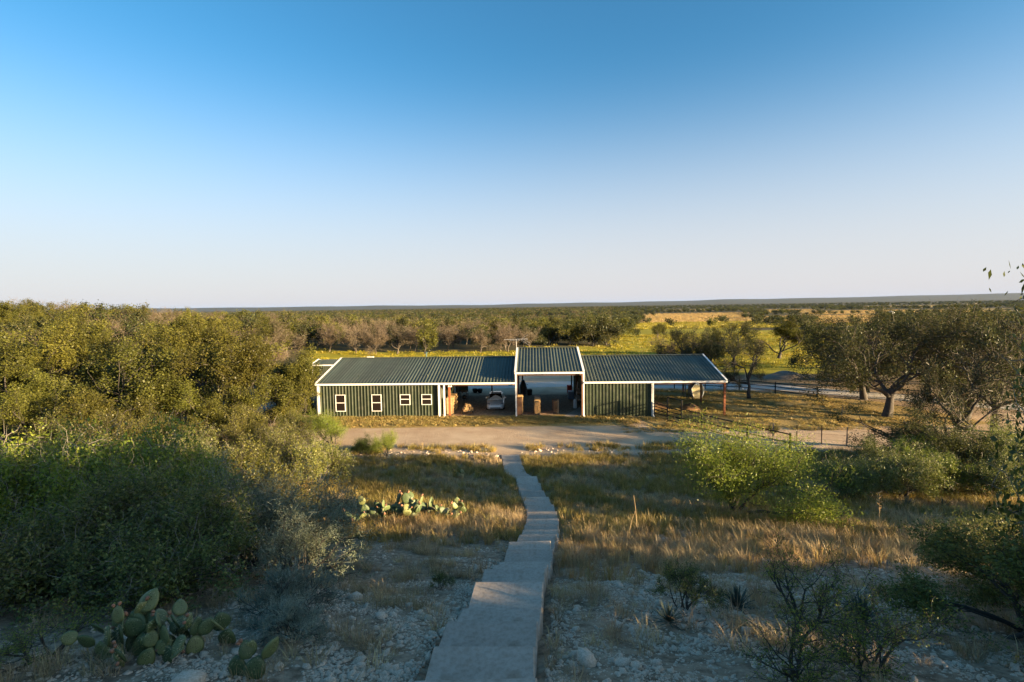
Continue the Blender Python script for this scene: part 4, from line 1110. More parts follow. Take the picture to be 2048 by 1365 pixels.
# ------------------------------------------------------------------ trees and shrubs that stand out singly
R7 = random.Random(7)
def put(rows, name, cat, group=None, dz=-.05):
    for key, x, y, s, sz, label in rows:
        plant(key, name, x, y, label, cat, group, s, None, s if sz is None else sz, rng=R7, dz=dz)

put([('oak0', -19.4, 44.4, 0.67, 0.69, 'small leaning live oak beside the barn end wall'),
     ('oak1', -24.2, 43.5, 1.18, 1.23, 'broad sunlit live oak nearest the small leaning oak by the barn'),
     ('oak2', -29.0, 47.0, 1.23, 1.30, 'second sunlit live oak from the barn end'),
     ('oak3', -33.0, 43.5, 1.18, 1.21, 'third sunlit live oak from the barn end, over the pale yard'),
     ('oak0', -38.0, 46.0, 1.23, 1.29, 'sunlit live oak in the middle of the grove left of the barn'),
     ('oak1', -43.5, 44.0, 1.18, 1.18, 'sunlit live oak standing beside the pale sandy clearing'),
     ('oak2', -47.0, 51.0, 1.29, 1.29, 'sunlit live oak at the left picture edge behind the clearing'),
     ('oak3', -31.5, 53.0, 1.29, 1.34, 'tall live oak rising behind the sunlit grove near the barn'),
     ('oak1', -37.0, 55.5, 1.34, 1.37, 'tall live oak rising at the back of the sunlit grove'),
     ('oak0', -43.5, 58.0, 1.34, 1.40, 'tall back-row live oak left of centre in the sunlit grove'),
     ('oak2', -52.0, 58.0, 1.34, 1.40, 'tall back-row live oak at the left picture edge'),
     ('oak3', -58.0, 66.0, 1.46, 1.46, 'large live oak on the skyline at the far left'),
     ('oak3', -27.5, 39.5, 0.90, 0.78, 'low front-row live oak beside the sandy road near the barn'),
     ('oak0', -34.0, 38.5, 0.95, 0.78, 'low front-row live oak over the pale clearing'),
     ('oak2', -22.6, 49.5, 0.95, 1.01, 'live oak close behind the barn corner trees'),
     ('oak1', -39.5, 40.0, 0.95, 0.84, 'low front-row live oak at the left of the clearing')], 'live_oak', 'oak tree', dz=-1.0)
put([('oak3', -20.6, 41.6, .82, .80, 'front-row live oak whose crown touches the barn corner'), ('oak1', -21.4, 47.5, .85, .90, 'live oak just behind the barn corner'), ('oak1', -29.5, 36.0, .80, .80, 'front-row live oak on the near side of the clearing'), ('oak3', -36.5, 34.5, .85, .85, 'front-row live oak hiding the clearing from the left bushes'),
     ('oak2', -22.5, 37.5, .72, .72, 'front-row live oak nearest the road and the barn corner'), ('oak0', -41.0, 36.5, .9, .85, 'front-row live oak at the left picture edge')], 'live_oak', 'oak tree', dz=-1.3)
put([('open1', 25.4, 53.2, .56, .84, 'round olive oak on a slanting trunk beside the barn end'),
     ('oak3', 51.5, 96.0, 1.75, 1.12, 'wide arching oak over the sunny meadow beyond the barn end'),
     ('oak1', 36.0, 88.0, .85, .85, 'small oak tucked in front of the wide arching oak')], 'live_oak', 'oak tree')
put([('open0', 29.2, 32.4, .90, 1.14, 'large dark oak with forked trunk above the wire fence'),
     ('dark0', 37.4, 38.2, .95, 1.12, 'dense dark oak at the right picture edge above the bushes'),
     ('dark1', 25.2, 31.4, .88, .50, 'low spreading dark oak reaching over the wire fence'),
     ('dark0', 33.2, 43.8, 1.22, 1.20, 'broad dark oak in the middle of the right-hand grove'),
     ('open1', 38.8, 42.5, 1.12, 1.18, 'open dark oak beside the broad oak of the right-hand grove'),
     ('dark0', 36.8, 51.8, 1.05, 1.10, 'dark oak beside the gravel drive behind the low spreading oak'),
     ('dark1', 43.2, 49.8, 1.20, 1.22, 'tall dark oak over the gravel drive on the right'),
     ('dark0', 41.0, 60.0, 1.15, 1.15, 'dark oak on the far verge of the gravel drive'),
     ('open2', 47.0, 56.0, 1.20, 1.22, 'open oak on the far verge near the right picture edge'),
     ('dark1', 53.0, 62.0, 1.30, 1.28, 'dark oak in the back row at the right picture edge'),
     ('open0', 46.0, 68.0, 1.20, 1.20, 'open oak in the back row behind the gravel drive'),
     ('dark0', 60.0, 72.0, 1.30, 1.25, 'dark oak furthest back at the right picture edge'),
     ('dark1', 46.5, 52.5, 1.20, 1.25, 'dense dark oak where the drive meets the right picture edge'),
     ('dark0', 40.0, 56.0, 1.05, 1.12, 'dense dark oak behind the verge of the drive'),
     ('dark1', 56.0, 58.0, 1.30, 1.30, 'tall dense oak behind the trees of the right picture edge'),
     ('dark0', 26.2, 76.0, .80, .88, 'dark oak rising right behind the end of the barn roof'),
     ('dark0', 36.5, 82.0, 1.0, 1.0, 'dark oak between the barn end and the pale earth mound'),
     ('dark1', 31.0, 77.0, .95, .95, 'round dark oak just behind the open end of the barn')], 'dark_oak', 'oak tree')
put([('bare0', 38.0, 53.5, 1.10, 1.15, 'bare grey twiggy tree between the dark oaks over the drive'),
     ('bare1', 46.5, 49.0, 1.15, 1.20, 'bare grey twiggy tree rising among the dark oaks at right'),
     ('bare2', 52.0, 61.0, 1.20, 1.25, 'bare grey twiggy tree behind the dark oaks at the right edge'),
     ('bare1', 26.5, 84.0, .85, .85, 'bare brown tree right behind the end of the barn roof'),
     ('bare0', 32.0, 86.0, .90, .88, 'bare brown tree between the barn end and the arching oak'),
     ('bare2', -46.5, 103.0, 1.30, 1.25, 'large bare grey tree with forked trunk above the small shed'),
     ('bare0', -43.0, 117.0, 1.15, 1.15, 'bare grey tree behind the small shed roof'),
     ('bare1', -36.0, 115.0, 1.15, 1.10, 'bare leaning tree behind the left end of the barn roof'),
     ('bare2', -31.0, 113.5, 1.05, 1.05, 'bare tree behind the barn, left of the vent pipe'),
     ('bare0', -27.0, 117.0, 1.20, 1.15, 'bare tree with several trunks nearest the vent pipe'),
     ('mid1', -20.4, 116.0, .85, 1.05, 'olive leafy tree behind the roof vent pipe'),
     ('bare1', -17.8, 149.0, .90, .85, 'small bare tree alone on the yellow meadow behind the roof'),
     ('bare2', -7.5, 117.5, .95, .95, 'dark twiggy tree behind the shaded part of the roof'),
     ('bare0', -1.0, 121.0, 1.10, 1.05, 'bare tree right behind the television antenna'),
     ('bare1', 4.6, 127.0, 1.05, 1.0, 'bare tree behind the raised centre roof'),
     ('mid0', 12.5, 150.0, .80, .90, 'small dark oak on the meadow behind the raised roof'),
     ('mid2', 18.6, 156.0, .80, .95, 'dark oak with a straight trunk beyond the raised roof'),
     ('mid0', 27.6, 148.0, 1.15, 1.20, 'broad dark oak with clustered trunks beside the yellow meadow'),
     ('mid2', 23.6, 152.0, .95, 1.05, 'dark oak leaning against the broad oak by the meadow'),
     ('mid1', 57.0, 196.0, .95, .80, 'low round oak between the yellow meadow and the golden field')], 'background_tree', 'tree')

put([('yellow0', -17.5, 38.6, .62, .70, 'low olive bush under the small leaning oak'), ('yellow0', -22.0, 39.2, .80, .80, 'olive bush by the road below the nearest broad oak'), ('yellow0', -25.5, 37.0, .75, .70, 'low olive bush at the road edge under the front-row oak'),
     ('yellow0', -30.5, 40.5, .90, .90, 'olive bush filling the gap between the front-row oaks'), ('yellow0', -36.5, 42.5, .95, 1.0, 'tall olive bush under the middle of the sunlit grove'), ('yellow0', -33.5, 35.5, .75, .75, 'olive bush in front of the pale clearing'),
     ('yellow0', -27.8, 45.0, .9, 1.0, 'olive bush deep under the second oak'), ('yellow0', -41.5, 48.0, .9, 1.0, 'olive bush behind the pale clearing'), ('yellow0', -20.5, 46.8, .8, .9, 'olive bush against the barn end wall'),
     ('yellow0', -16.0, 31.0, .70, .75, 'olive bush on the near side of the road'), ('yellow0', -20.5, 32.0, .80, .80, 'olive bush on the near roadside further left'), ('green1', -17.5, 26.0, .85, 1.0, 'dark bush behind the yellow sunlit bush')], 'shrub', 'shrub')
put([('yellow0', -18.0, 21.5, .85, 1.05, 'tall olive bush behind the bright green bushes at left'), ('green1', -22.0, 24.5, .95, 1.15, 'tall dark bush behind the left picture edge bushes'), ('yellow0', -24.0, 29.0, .95, 1.10, 'olive bush in front of the sandy road at far left'),
     ('green0', -18.6, 17.5, 1.05, 1.15, 'tall bright green bush behind the left picture edge'), ('yellow0', -28.5, 31.0, .95, 1.05, 'olive bush at the far left roadside below the grove'), ('green1', -14.5, 22.5, .85, 1.05, 'dark bush between the yellow bush and the bright green bushes'),
     ('yellow0', -14.8, 33.5, .75, .80, 'olive bush beside the feathery shrub near the barn corner'), ('yellow0', -19.0, 35.2, .85, .90, 'olive bush at the roadside below the barn corner oaks'), ('yellow0', -25.0, 33.5, .9, .95, 'olive bush in the middle of the left roadside'),
     ('green1', 24.8, 27.2, .85, .85, 'dark bush under the low spreading oak'), ('green1', 28.0, 28.0, .90, .95, 'dark bush under the forked oak by the right edge'), ('green0', 21.8, 26.6, .70, .75, 'green bush between the fence and the dark bushes'), ('green1', 19.2, 25.8, .75, .72, 'low dark bush just below the wire fence'),
     ('green1', 26.4, 24.6, .80, .85, 'dark bush in front of the right-hand grove')], 'shrub', 'shrub')
put([('green0', -11.6, 14.6, 1.00, 1.25, 'large bright green bush in the shade at the left'),
     ('green0', -14.8, 15.2, 1.05, 1.25, 'bright green bush at the left picture edge'),
     ('green0', -9.0, 12.8, .85, 1.05, 'bright green bush in front of the yellow sunlit bush'),
     ('green1', -8.4, 9.6, .80, .72, 'dark tangled bush behind the prickly pear at the left edge'),
     ('green1', -6.3, 9.2, .72, .66, 'dark tangled bush right above the big prickly pear'),
     ('yellow0', -11.2, 21.0, .85, .95, 'yellow green bush catching the sun beside the sandy road'),
     ('yellow0', -9.0, 18.8, .62, .62, 'low yellow sunlit bush between the green and the grey bushes'),
     ('green1', -10.6, 26.6, .75, .85, 'dark green bush beside the road below the barn'),
     ('green1', -13.5, 28.0, .80, .95, 'dark bush under the sunlit oaks by the road'),
     ('grey0', -4.9, 11.0, .92, 1.02, 'tall grey green bush beside the dry grass slope'),
     ('grey1', -6.3, 11.6, 1.0, 1.05, 'grey green bush in the middle of the shaded thicket'),
     ('grey0', -4.3, 9.6, .75, .72, 'low grey green bush at the edge of the stony slope'),
     ('grey1', -7.6, 13.0, .90, .95, 'grey green bush behind the thicket below the yellow bush'),
     ('thorn0', -3.55, 7.35, 1.0, 1.0, 'pale blue thorny shrub beside the prickly pear'),
     ('thorn0', -2.95, 6.5, .8, .7, 'low pale thorny shrub on the stones beside the prickly pear'),
     ('mesq1', -14.0, 37.2, .55, .68, 'feathery light green shrub in front of the barn corner'),
     ('mesq0', -8.7, 33.6, .36, .46, 'young light green shrub on a thin stem by the rubble line'),
     ('mesq1', -10.6, 34.4, .32, .36, 'light green shrub beside the young shrub at the rubble line'),
     ('mesq0', 9.3, 20.5, 1.10, 1.02, 'round feathery green mesquite bush on the slope in front of the gate'),
     ('green1', 15.4, 22.4, .62, .66, 'dark green bush below the wire fence'),
     ('green1', 18.0, 22.6, .72, .74, 'larger dark green bush under the forked oak'),
     ('green0', 20.3, 23.6, .66, .72, 'green sun-touched bush under the dark oak at right'),
     ('green1', 22.4, 22.4, .72, .74, 'dark bush at the right picture edge under the oaks'),
     ('leafy0', 6.9, 6.5, .80, .72, 'dark small-leaved shrub filling the lower right corner'),
     ('leafy0', 8.6, 8.4, .70, .60, 'dark small-leaved shrub behind the corner shrub at the right edge'),
     ('small1', 2.65, 7.5, .80, .85, 'low dark green shrub with thin stems beside the yucca'),
     ('small0', 4.15, 6.95, .92, .90, 'feathery green shrub with black twigs in the right foreground'),
     ('small0', 3.0, 5.15, .75, .70, 'yellowish green sprig shrub at the bottom picture edge'),
     ('small0', 3.85, 5.2, .80, .75, 'green sprig shrub at the bottom edge beside the yellowish one'),
     ('small0', -5.9, 6.0, .80, .55, 'low yellow green shrub in the lower left corner'),
     ('small1', -1.55, 9.9, .42, .42, 'tiny green shrub in the dry grass beside the steps'),
     ('yellow0', 20.4, 38.6, .24, .24, 'small yellow bush on the sandy road beyond the fence')], 'shrub', 'shrub')
for o in COL.objects:
    if o.get('label', '').startswith('round feathery green mesquite'): o.rotation_euler.z = rad(240)
o = plant('green1', 'shrub', 7.62, 5.75, 'tall dark leafy tree at the right picture edge', 'tree', None, .72, 1.0, 1.55, rng=R7)
o.name = 'edge_tree'

# unseen trees added on the hill to the right, outside the picture, to shade the slope
for i, (key, x, y, s, sz) in enumerate([
        ('oak0', 31, -14, .75, .75), ('oak1', 36, -9, .8, .8), ('oak2', 30, -5.5, .7, .7), ('oak3', 40, -17, .85, .85), ('oak1', 25.5, -9, .7, .7),
        ('oak3', 20.5, -6.5, .8, .85), ('oak0', 24.5, -4.2, .85, .95), ('oak2', 28, -11.5, .75, .8), ('oak1', 33, -6.5, .65, .65), ('oak0', 17, -9.5, .8, .85), ('oak2', 22.5, -14, .7, .75), ('oak3', 34.5, -18, .8, .8),
        ('oak2', 19.5, -.8, .75, .85), ('oak1', 15.0, -2.4, .62, .62), ('oak2', 13.0, -6.5, .6, .62), ('oak2', 27, 9.6, .48, .5), ('oak0', 31.5, 11.6, .7, .72), ('oak3', 36, 9.0, .75, .8), ('oak2', 42, 4.8, .8, .85)]):
    plant(key, 'live_oak', x, y, 'unseen live oak added on the hillside to shade the slope', 'oak tree', 'unseen hillside oaks added for shade', s, None, sz, rng=R7)

# ------------------------------------------------------------------ the woods behind: the nearest singly, the rest as one mass
rngw = np.random.default_rng(12)
def woods_points():
    pts = []
    cell = {}
    def far_enough(x, y, d):
        k = (int(x // 12), int(y // 12))
        for a in (-1, 0, 1):
            for b in (-1, 0, 1):
                for (u, v) in cell.get((k[0] + a, k[1] + b), ()):
                    if (u - x) ** 2 + (v - y) ** 2 < d * d: return False
        cell.setdefault(k, []).append((x, y)); return True
    n = 60000
    ys = 60 * np.exp(rngw.uniform(0, 1, n) * math.log(3600 / 60.)); qs = rngw.uniform(-1.15, 1.2, n); xs = qs * ys
    mead, gold = field_mask(xs, ys)
    for x, y, q, m, g in zip(xs, ys, qs, mead, gold):
        if y < 70 and q > -.75: continue
        if y < 124 and q > -.46: continue
        if y < 138 and q > .02: continue
        if -.35 < q < 0.0 and y < 160 and rngw.random() < .6: continue
        if m > .25 and not (rngw.random() < .02): continue
        if g > .2 and not (rngw.random() < .012): continue
        if q > .25 and y < 330: continue
        if q > .25 and rngw.random() < .62: continue
        if not far_enough(x, y, 6.2 if y < 400 else 7.5): continue
        pts.append((x, y, q))
    pts.sort(key=lambda p: p[1] * (1 + .2 * abs(p[2])))
    return pts
WP = woods_points()
NSINGLE = 215
for k, (x, y, q) in enumerate(WP[:NSINGLE]):
    r = rngw.random()
    if q < -.42: key = ('bare%d' % rngw.integers(3)) if r < .36 else (('mid%d' % rngw.integers(3)) if r < .85 else 'oak%d' % rngw.integers(4))
    else: key = ('bare%d' % rngw.integers(3)) if r < .55 else 'mid%d' % rngw.integers(3)
    if q > .02: key = 'mid%d' % rngw.integers(3)
    s = rngw.uniform(.8, 1.2)
    px = 1024 + 1000 * q
    where = next(w for lim, w in ((110, 'at the left picture edge'), (210, 'above the left end of the sunlit grove'), (310, 'above the middle of the sunlit grove'), (410, 'above the right half of the sunlit grove'), (500, 'above the grove near the barn'), (590, 'left of the small shed'),
                                  (660, 'above the small shed'), (730, 'above the left end of the barn roof'), (800, 'just left of the vent pipe'), (870, 'just right of the vent pipe'), (940, 'above the sunlit half of the low roof'), (1000, 'just left of the antenna'),
                                  (1060, 'just right of the antenna'), (1120, 'above the raised roof'), (1180, 'above the right end of the raised roof'), (1250, 'beside the yellow meadow'), (9999, 'beside the golden field')) if px < lim)
    row = 'front row' if y < 138 else ('second row' if y < 165 else ('third row' if y < 195 else 'back row'))
    size = 'tall' if s > 1.07 else ('short' if s < .93 else 'middling')
    lab = '%s %s, %s, %s' % (size, {'b': 'bare grey tree', 'm': 'leafy dark tree', 'o': 'olive oak'}[key[0]], row, where)
    plant(key, 'woodland_tree', x, y, lab, 'tree', {'b': 'bare trees of the woods', 'm': 'dark trees of the woods', 'o': 'oaks of the left woods'}[key[0]], s, rngw.uniform(0, 6.28), s * rngw.uniform(.85, 1.1))

# ------------------------------------------------------------------ scattered stuff (instances on points)
def scatter(name, label, cat, P, scl, meshes, pick=None, seed=1, tilt=.12):
    """one object: its points carry copies of the given meshes, each turned and scaled"""
    rng = np.random.default_rng(seed); n = len(P)
    me = bpy.data.meshes.new(name); me.vertices.add(n); me.vertices.foreach_set('co', np.asarray(P, np.float32).ravel())
    rot = np.stack([rng.normal(0, tilt, n), rng.normal(0, tilt, n), rng.uniform(0, 6.283, n)], -1)
    S = np.asarray(scl, float); S = np.repeat(S[:, None], 3, 1) if S.ndim == 1 else S
    for nm, a in (('rot', rot), ('scl', S)):
        at = me.attributes.new(nm, 'FLOAT_VECTOR', 'POINT'); at.data.foreach_set('vector', a.astype(np.float32).ravel())
    pk = rng.integers(0, len(meshes), n) if pick is None else np.asarray(pick)
    at = me.attributes.new('pick', 'INT', 'POINT'); at.data.foreach_set('value', pk.astype(np.int32))
    pc = bpy.data.collections.new(name + '_pieces')
    for i, m in enumerate(meshes):
        pc.objects.link(bpy.data.objects.new('%s_piece_%02d' % (name, i), m))
    ng = bpy.data.node_groups.new(name, 'GeometryNodeTree')
    ng.interface.new_socket('Geometry', in_out='INPUT', socket_type='NodeSocketGeometry')
    ng.interface.new_socket('Geometry', in_out='OUTPUT', socket_type='NodeSocketGeometry')
    gi = ng.nodes.new('NodeGroupInput'); go = ng.nodes.new('NodeGroupOutput')
    ci = ng.nodes.new('GeometryNodeCollectionInfo'); ci.inputs[0].default_value = pc
    ci.inputs['Separate Children'].default_value = True; ci.inputs['Reset Children'].default_value = True
    ip = ng.nodes.new('GeometryNodeInstanceOnPoints'); ip.inputs['Pick Instance'].default_value = True
    def attr(nm, t):
        a = ng.nodes.new('GeometryNodeInputNamedAttribute'); a.data_type = t; a.inputs[0].default_value = nm; return a.outputs[0]
    e2r = ng.nodes.new('FunctionNodeEulerToRotation')
    L = ng.links.new
    L(gi.outputs[0], ip.inputs['Points']); L(ci.outputs[0], ip.inputs['Instance'])
    L(attr('rot', 'FLOAT_VECTOR'), e2r.inputs[0]); L(e2r.outputs[0], ip.inputs['Rotation'])
    L(attr('scl', 'FLOAT_VECTOR'), ip.inputs['Scale']); L(attr('pick', 'INT'), ip.inputs['Instance Index'])
    L(ip.outputs[0], go.inputs[0])
    o = link(name, me)
    md = o.modifiers.new('scatter', 'NODES'); md.node_group = ng
    return tag(o, label, cat, kind='stuff')

rest = WP[NSINGLE:]
P = np.array([(x, y, float(T(x, y)) - .1) for x, y, q in rest]); yy = P[:, 1]; qq = np.array([p[2] for p in rest])
lib = [PROTO['mid0'][1], PROTO['mid1'][1], PROTO['mid2'][1], PROTO['bare0'][1], PROTO['bare1'][1], PROTO['far0'][1], PROTO['far1'][1], PROTO['far2'][1]]
r = rngw.random(len(rest))
pick = np.where(yy < 330, np.where(r < np.where(qq > 0.02, 0, .5), rngw.integers(3, 5, len(rest)), rngw.integers(0, 3, len(rest))),
                np.where(qq > .2, np.where(r < .85, 5, 6), np.where(r < .5, 5, np.where(r < .7, 6, 7))))
scatter('far_woods', 'dark woods and scrub spreading across the plain to the horizon', 'woods', P, rngw.uniform(.75, 1.25, len(rest)) * np.where(yy > 900, 1.25, 1.0), lib, pick, 4, .03)

# ------------------------------------------------------------------ grasses
def clump(seed, n, h, rad_, w, bend, seedhead=0.0):
    rng = np.random.default_rng(seed)
    a = rng.uniform(0, 6.283, n); r0 = rad_ * np.sqrt(rng.random(n)); p0 = np.stack([r0 * np.cos(a), r0 * np.sin(a), np.zeros(n)], -1)
    az = a + rng.normal(0, .7, n); out = np.stack([np.cos(az), np.sin(az), np.zeros(n)], -1)
    hh = (h * rng.uniform(.5, 1.15, n))[:, None]; b = (bend * rng.uniform(.2, 1.3, n))[:, None]
    side = np.stack([-np.sin(az + rng.normal(0, .8, n)), np.cos(az), np.zeros(n)], -1)
    ww = w * rng.uniform(.6, 1.2, n)[:, None]
    up = np.array((0, 0, 1.0))
    p1 = p0 + up * hh * .55 + out * hh * b * .3; p2 = p0 + up * hh * (1 - .25 * b) + out * hh * b
    V = np.stack([p0 - side * ww, p0 + side * ww, p1 + side * ww * .75, p1 - side * ww * .75, p2], 1).reshape(-1, 3)
    q = np.arange(n)[:, None] * 5
    t = rng.uniform(0, 1, n)
    return np_mesh('clump', V, [q + np.array([[0, 1, 2, 3]]), q + np.array([[3, 2, 4]])], tint=np.concatenate([t, t]))
def clumps(mat, k, *a):
    out = []
    for i in range(k):
        m = clump(300 + 17 * i + len(mat), *a); m.materials.append(MATS[mat]); out.append(m)
    return out
def off_path(x, y):
    return (np.abs(x - path_centre(y)) > .72) | (y > 33.4)
def field_points(n, x0, x1, y0, y1, seed, dens=None):
    rng = np.random.default_rng(seed)
    x = rng.uniform(x0, x1, n); y = rng.uniform(y0, y1, n)
    k = off_path(x, y) & (np.abs(x) < 1.12 * y + 1.5)
    if dens is not None: k &= rng.random(n) < dens(x, y)
    x, y = x[k], y[k]
    return np.stack([x, y, T(x, y) - .01], -1)
rg = np.random.default_rng(77)
def band(x, y):
    """the belt of tall grass that crosses the slope"""
    c = np.where(x < .5, 18.6 - .10 * (x + 5), 13.1 + .0 * x)
    return np.exp(-((y - c) / 2.7) ** 2)
stones_open = lambda x, y: np.clip(.55 + .9 * vnoise(x + 3, y * 1.2, 1.6), 0.05, 1)
# short dry tufts on the stony slope
P = field_points(11000, -9, 13, 4.5, 15.5, 1, lambda x, y: np.clip(.10 + .85 * vnoise(x, y, .8), .02, 1) * (.55 + .45 * sstep(6, 11, y)))
scatter('dry_grass', 'short tan dry grass tufts on the stony slope', 'grass', P, rg.uniform(.5, 1.3, len(P)), clumps('tan_grass', 4, 46, .24, .10, .0030, .9), None, 2)
# tall rusty and golden belt
P = field_points(9000, -8.5, 14, 10, 22, 3, lambda x, y: np.clip(.46 * band(x, y) * (.55 + .6 * vnoise(x, y, 1.3)), 0, 1))
scatter('rust_grass', 'tall rusty golden bunch grass in the belt across the slope', 'grass', P, rg.uniform(.55, 1.2, len(P)), clumps('rust_grass', 4, 44, .46, .12, .0042, .55), None, 3)
P = field_points(6000, -8.5, 15, 10.5, 22, 5, lambda x, y: np.clip(.9 * band(x, y - .6) * (.5 - .7 * vnoise(x, y, 1.3)), 0, 1))
scatter('pale_grass', 'tall pale straw grass mixed into the belt', 'grass', P, rg.uniform(.55, 1.2, len(P)), clumps('tan_grass', 4, 40, .48, .12, .0040, .6), None, 4)
# olive grass further down to the road
P = field_points(13000, -14, 24, 15.5, 33.2, 7, lambda x, y: np.clip(.42 + .6 * vnoise(x, y, 2.2), .03, 1))
scatter('olive_grass', 'olive green grass on the lower slope above the road', 'grass', P, rg.uniform(.6, 1.25, len(P)), clumps('green_grass', 4, 44, .42, .17, .006, .65), None, 5)
P = field_points(9000, -14, 24, 16.5, 33.2, 9, lambda x, y: np.clip(.25 - .7 * vnoise(x, y, 2.2), .02, 1))
scatter('brown_grass', 'brownish dry grass on the lower slope above the road', 'grass', P, rg.uniform(.5, 1.1, len(P)), clumps('tan_grass', 4, 40, .38, .15, .006, .65), None, 6)
# weeds along the road edge and the rubble line
P = field_points(800, -15, 16, 34.2, 36.0, 11, lambda x, y: np.clip(.4 + .9 * vnoise(x, y, 1.5), 0, 1) * (np.abs(x + .2) > 1.2))
scatter('road_weeds', 'grey green weeds along the sandy road edge', 'weeds', P, rg.uniform(.5, 1.2, len(P)), clumps('green_grass', 3, 44, .42, .24, .009, .65), None, 7)
# short golden grass in front of the barn and in the paddock
P = np.concatenate([field_points(7000, -20, 11, 42.4, 46.4, 13, lambda x, y: np.clip(.65 + .6 * vnoise(x, y, 1.4), 0, 1) * sstep(42.3, 43.6, y) * (y < 45.9 - x * .0437)),
                    field_points(11000, 9, 34, 39.5, 60, 15, lambda x, y: np.clip(.5 + .7 * vnoise(x, y, 1.7), 0, 1) * (seg_dist(x, y, DRIVE) > 3.4) * (~((x < 12.9) & (y > 45))))])
P[:, 2] = np.maximum(P[:, 2], 0)
scatter('gold_grass', 'short golden grass in front of the barn and in the paddock', 'grass', P, rg.uniform(.5, 1.3, len(P)), clumps('gold_grass', 3, 34, .16, .20, .010, .8), None, 8)
P = field_points(16000, -75, 150, 78, 230, 17, lambda x, y: field_mask(x, y)[0] * np.clip(.5 + .7 * vnoise(x, y, 5), 0, 1))
leafmat('meadow_grass', [(.170, .160, .014), (.270, .230, .018), (.350, .285, .026)], trans=.3)
scatter('meadow_grass', 'yellow green meadow grass beyond the barn', 'grass', P, rg.uniform(.8, 1.8, len(P)), clumps('meadow_grass', 3, 36, .28, .8, .03, .7), None, 9)

# ------------------------------------------------------------------ stones
def stone(seed, flat=.6):
    rng = np.random.default_rng(seed)
    t = (1 + 5 ** .5) / 2
    V = np.array([(-1, t, 0), (1, t, 0), (-1, -t, 0), (1, -t, 0), (0, -1, t), (0, 1, t), (0, -1, -t), (0, 1, -t), (t, 0, -1), (t, 0, 1), (-t, 0, -1), (-t, 0, 1)], float)
    V /= np.linalg.norm(V, axis=1)[:, None]
    F = [(0, 11, 5), (0, 5, 1), (0, 1, 7), (0, 7, 10), (0, 10, 11), (1, 5, 9), (5, 11, 4), (11, 10, 2), (10, 7, 6), (7, 1, 8), (3, 9, 4), (3, 4, 2), (3, 2, 6), (3, 6, 8), (3, 8, 9), (4, 9, 5), (2, 4, 11), (6, 2, 10), (8, 6, 7), (9, 8, 1)]
    V = V * rng.uniform(.65, 1.2, (12, 1)) * np.array((1.0, rng.uniform(.6, .95), flat * rng.uniform(.7, 1.2)))
    m = np_mesh('stone', V, np.array(F)); m.materials.append(MATS['limestone'])
    return m
STONES = [stone(500 + i) for i in range(8)]
P = field_points(46000, -8, 11, 4.3, 16.5, 21, lambda x, y: np.clip(.30 - .9 * vnoise(x, y, 1.0), .04, 1) * sstep(17, 11, y))
scatter('gravel', 'pale limestone gravel spread over the near slope', 'gravel', P, np.random.default_rng(5).gamma(1.7, .013, len(P)) + .008, STONES, None, 10, .6)
P = field_points(120000, -5.5, 6.5, 4.3, 10.5, 22, lambda x, y: np.clip(.55 - .5 * vnoise(x, y, .9), .15, 1))
scatter('fine_gravel', 'fine limestone chips between the rocks beside the steps', 'gravel', P, np.random.default_rng(9).gamma(2.0, .006, len(P)) + .005, STONES, None, 16, .6)
P = field_points(1500, -17, 12, 32.3, 35.6, 23, lambda x, y: np.clip(.55 + .8 * vnoise(x, y, 1.3), .05, 1) * np.exp(-((y - 34.0 - .5 * vnoise(x, 0, 3)) / .9) ** 2) * (np.abs(x + .25) > .75))
scatter('rubble', 'line of broken white rubble along the foot of the slope', 'rubble', P, np.random.default_rng(6).gamma(2.2, .026, len(P)) + .025, STONES, None, 11, .6)
P = field_points(1600, 16, 27, 29.5, 33.5, 25, lambda x, y: np.exp(-((y - (36.5 - .25 * x)) / .5) ** 2) * (x > 17))
scatter('rubble', 'low bank of white rubble below the wire fence', 'rubble', P, np.random.default_rng(6).gamma(2.2, .026, len(P)) + .025, STONES, None, 12, .6)
rk = np.random.default_rng(31)
named = [(-2.92, 8.75, .17, 'large pale rock beside the grey bush at the slope edge'), (-1.35, 8.35, .13, 'pointed pale rock lying alone on the slope left of the steps'), (2.35, 6.75, .10, 'pale rock at the foot of the low dark shrub'),
         (3.55, 5.75, .12, 'pale rock behind the bottom edge sprigs'), (1.35, 5.4, .10, 'flat tan rock at the bottom edge right of the steps'), (-3.55, 5.15, .22, 'white flat rock at the bottom edge beside the prickly pear')]
for x, y, s, lab in named:
    o = link('rock', STONES[int(rk.integers(8))]); o.location = (x, y, float(T(x, y)) + s * .15); o.scale = (s, s, s * .9); o.rotation_euler = (rk.normal(0, .3), rk.normal(0, .3), rk.uniform(0, 6.28)); tag(o, lab, 'rock')
n = 0
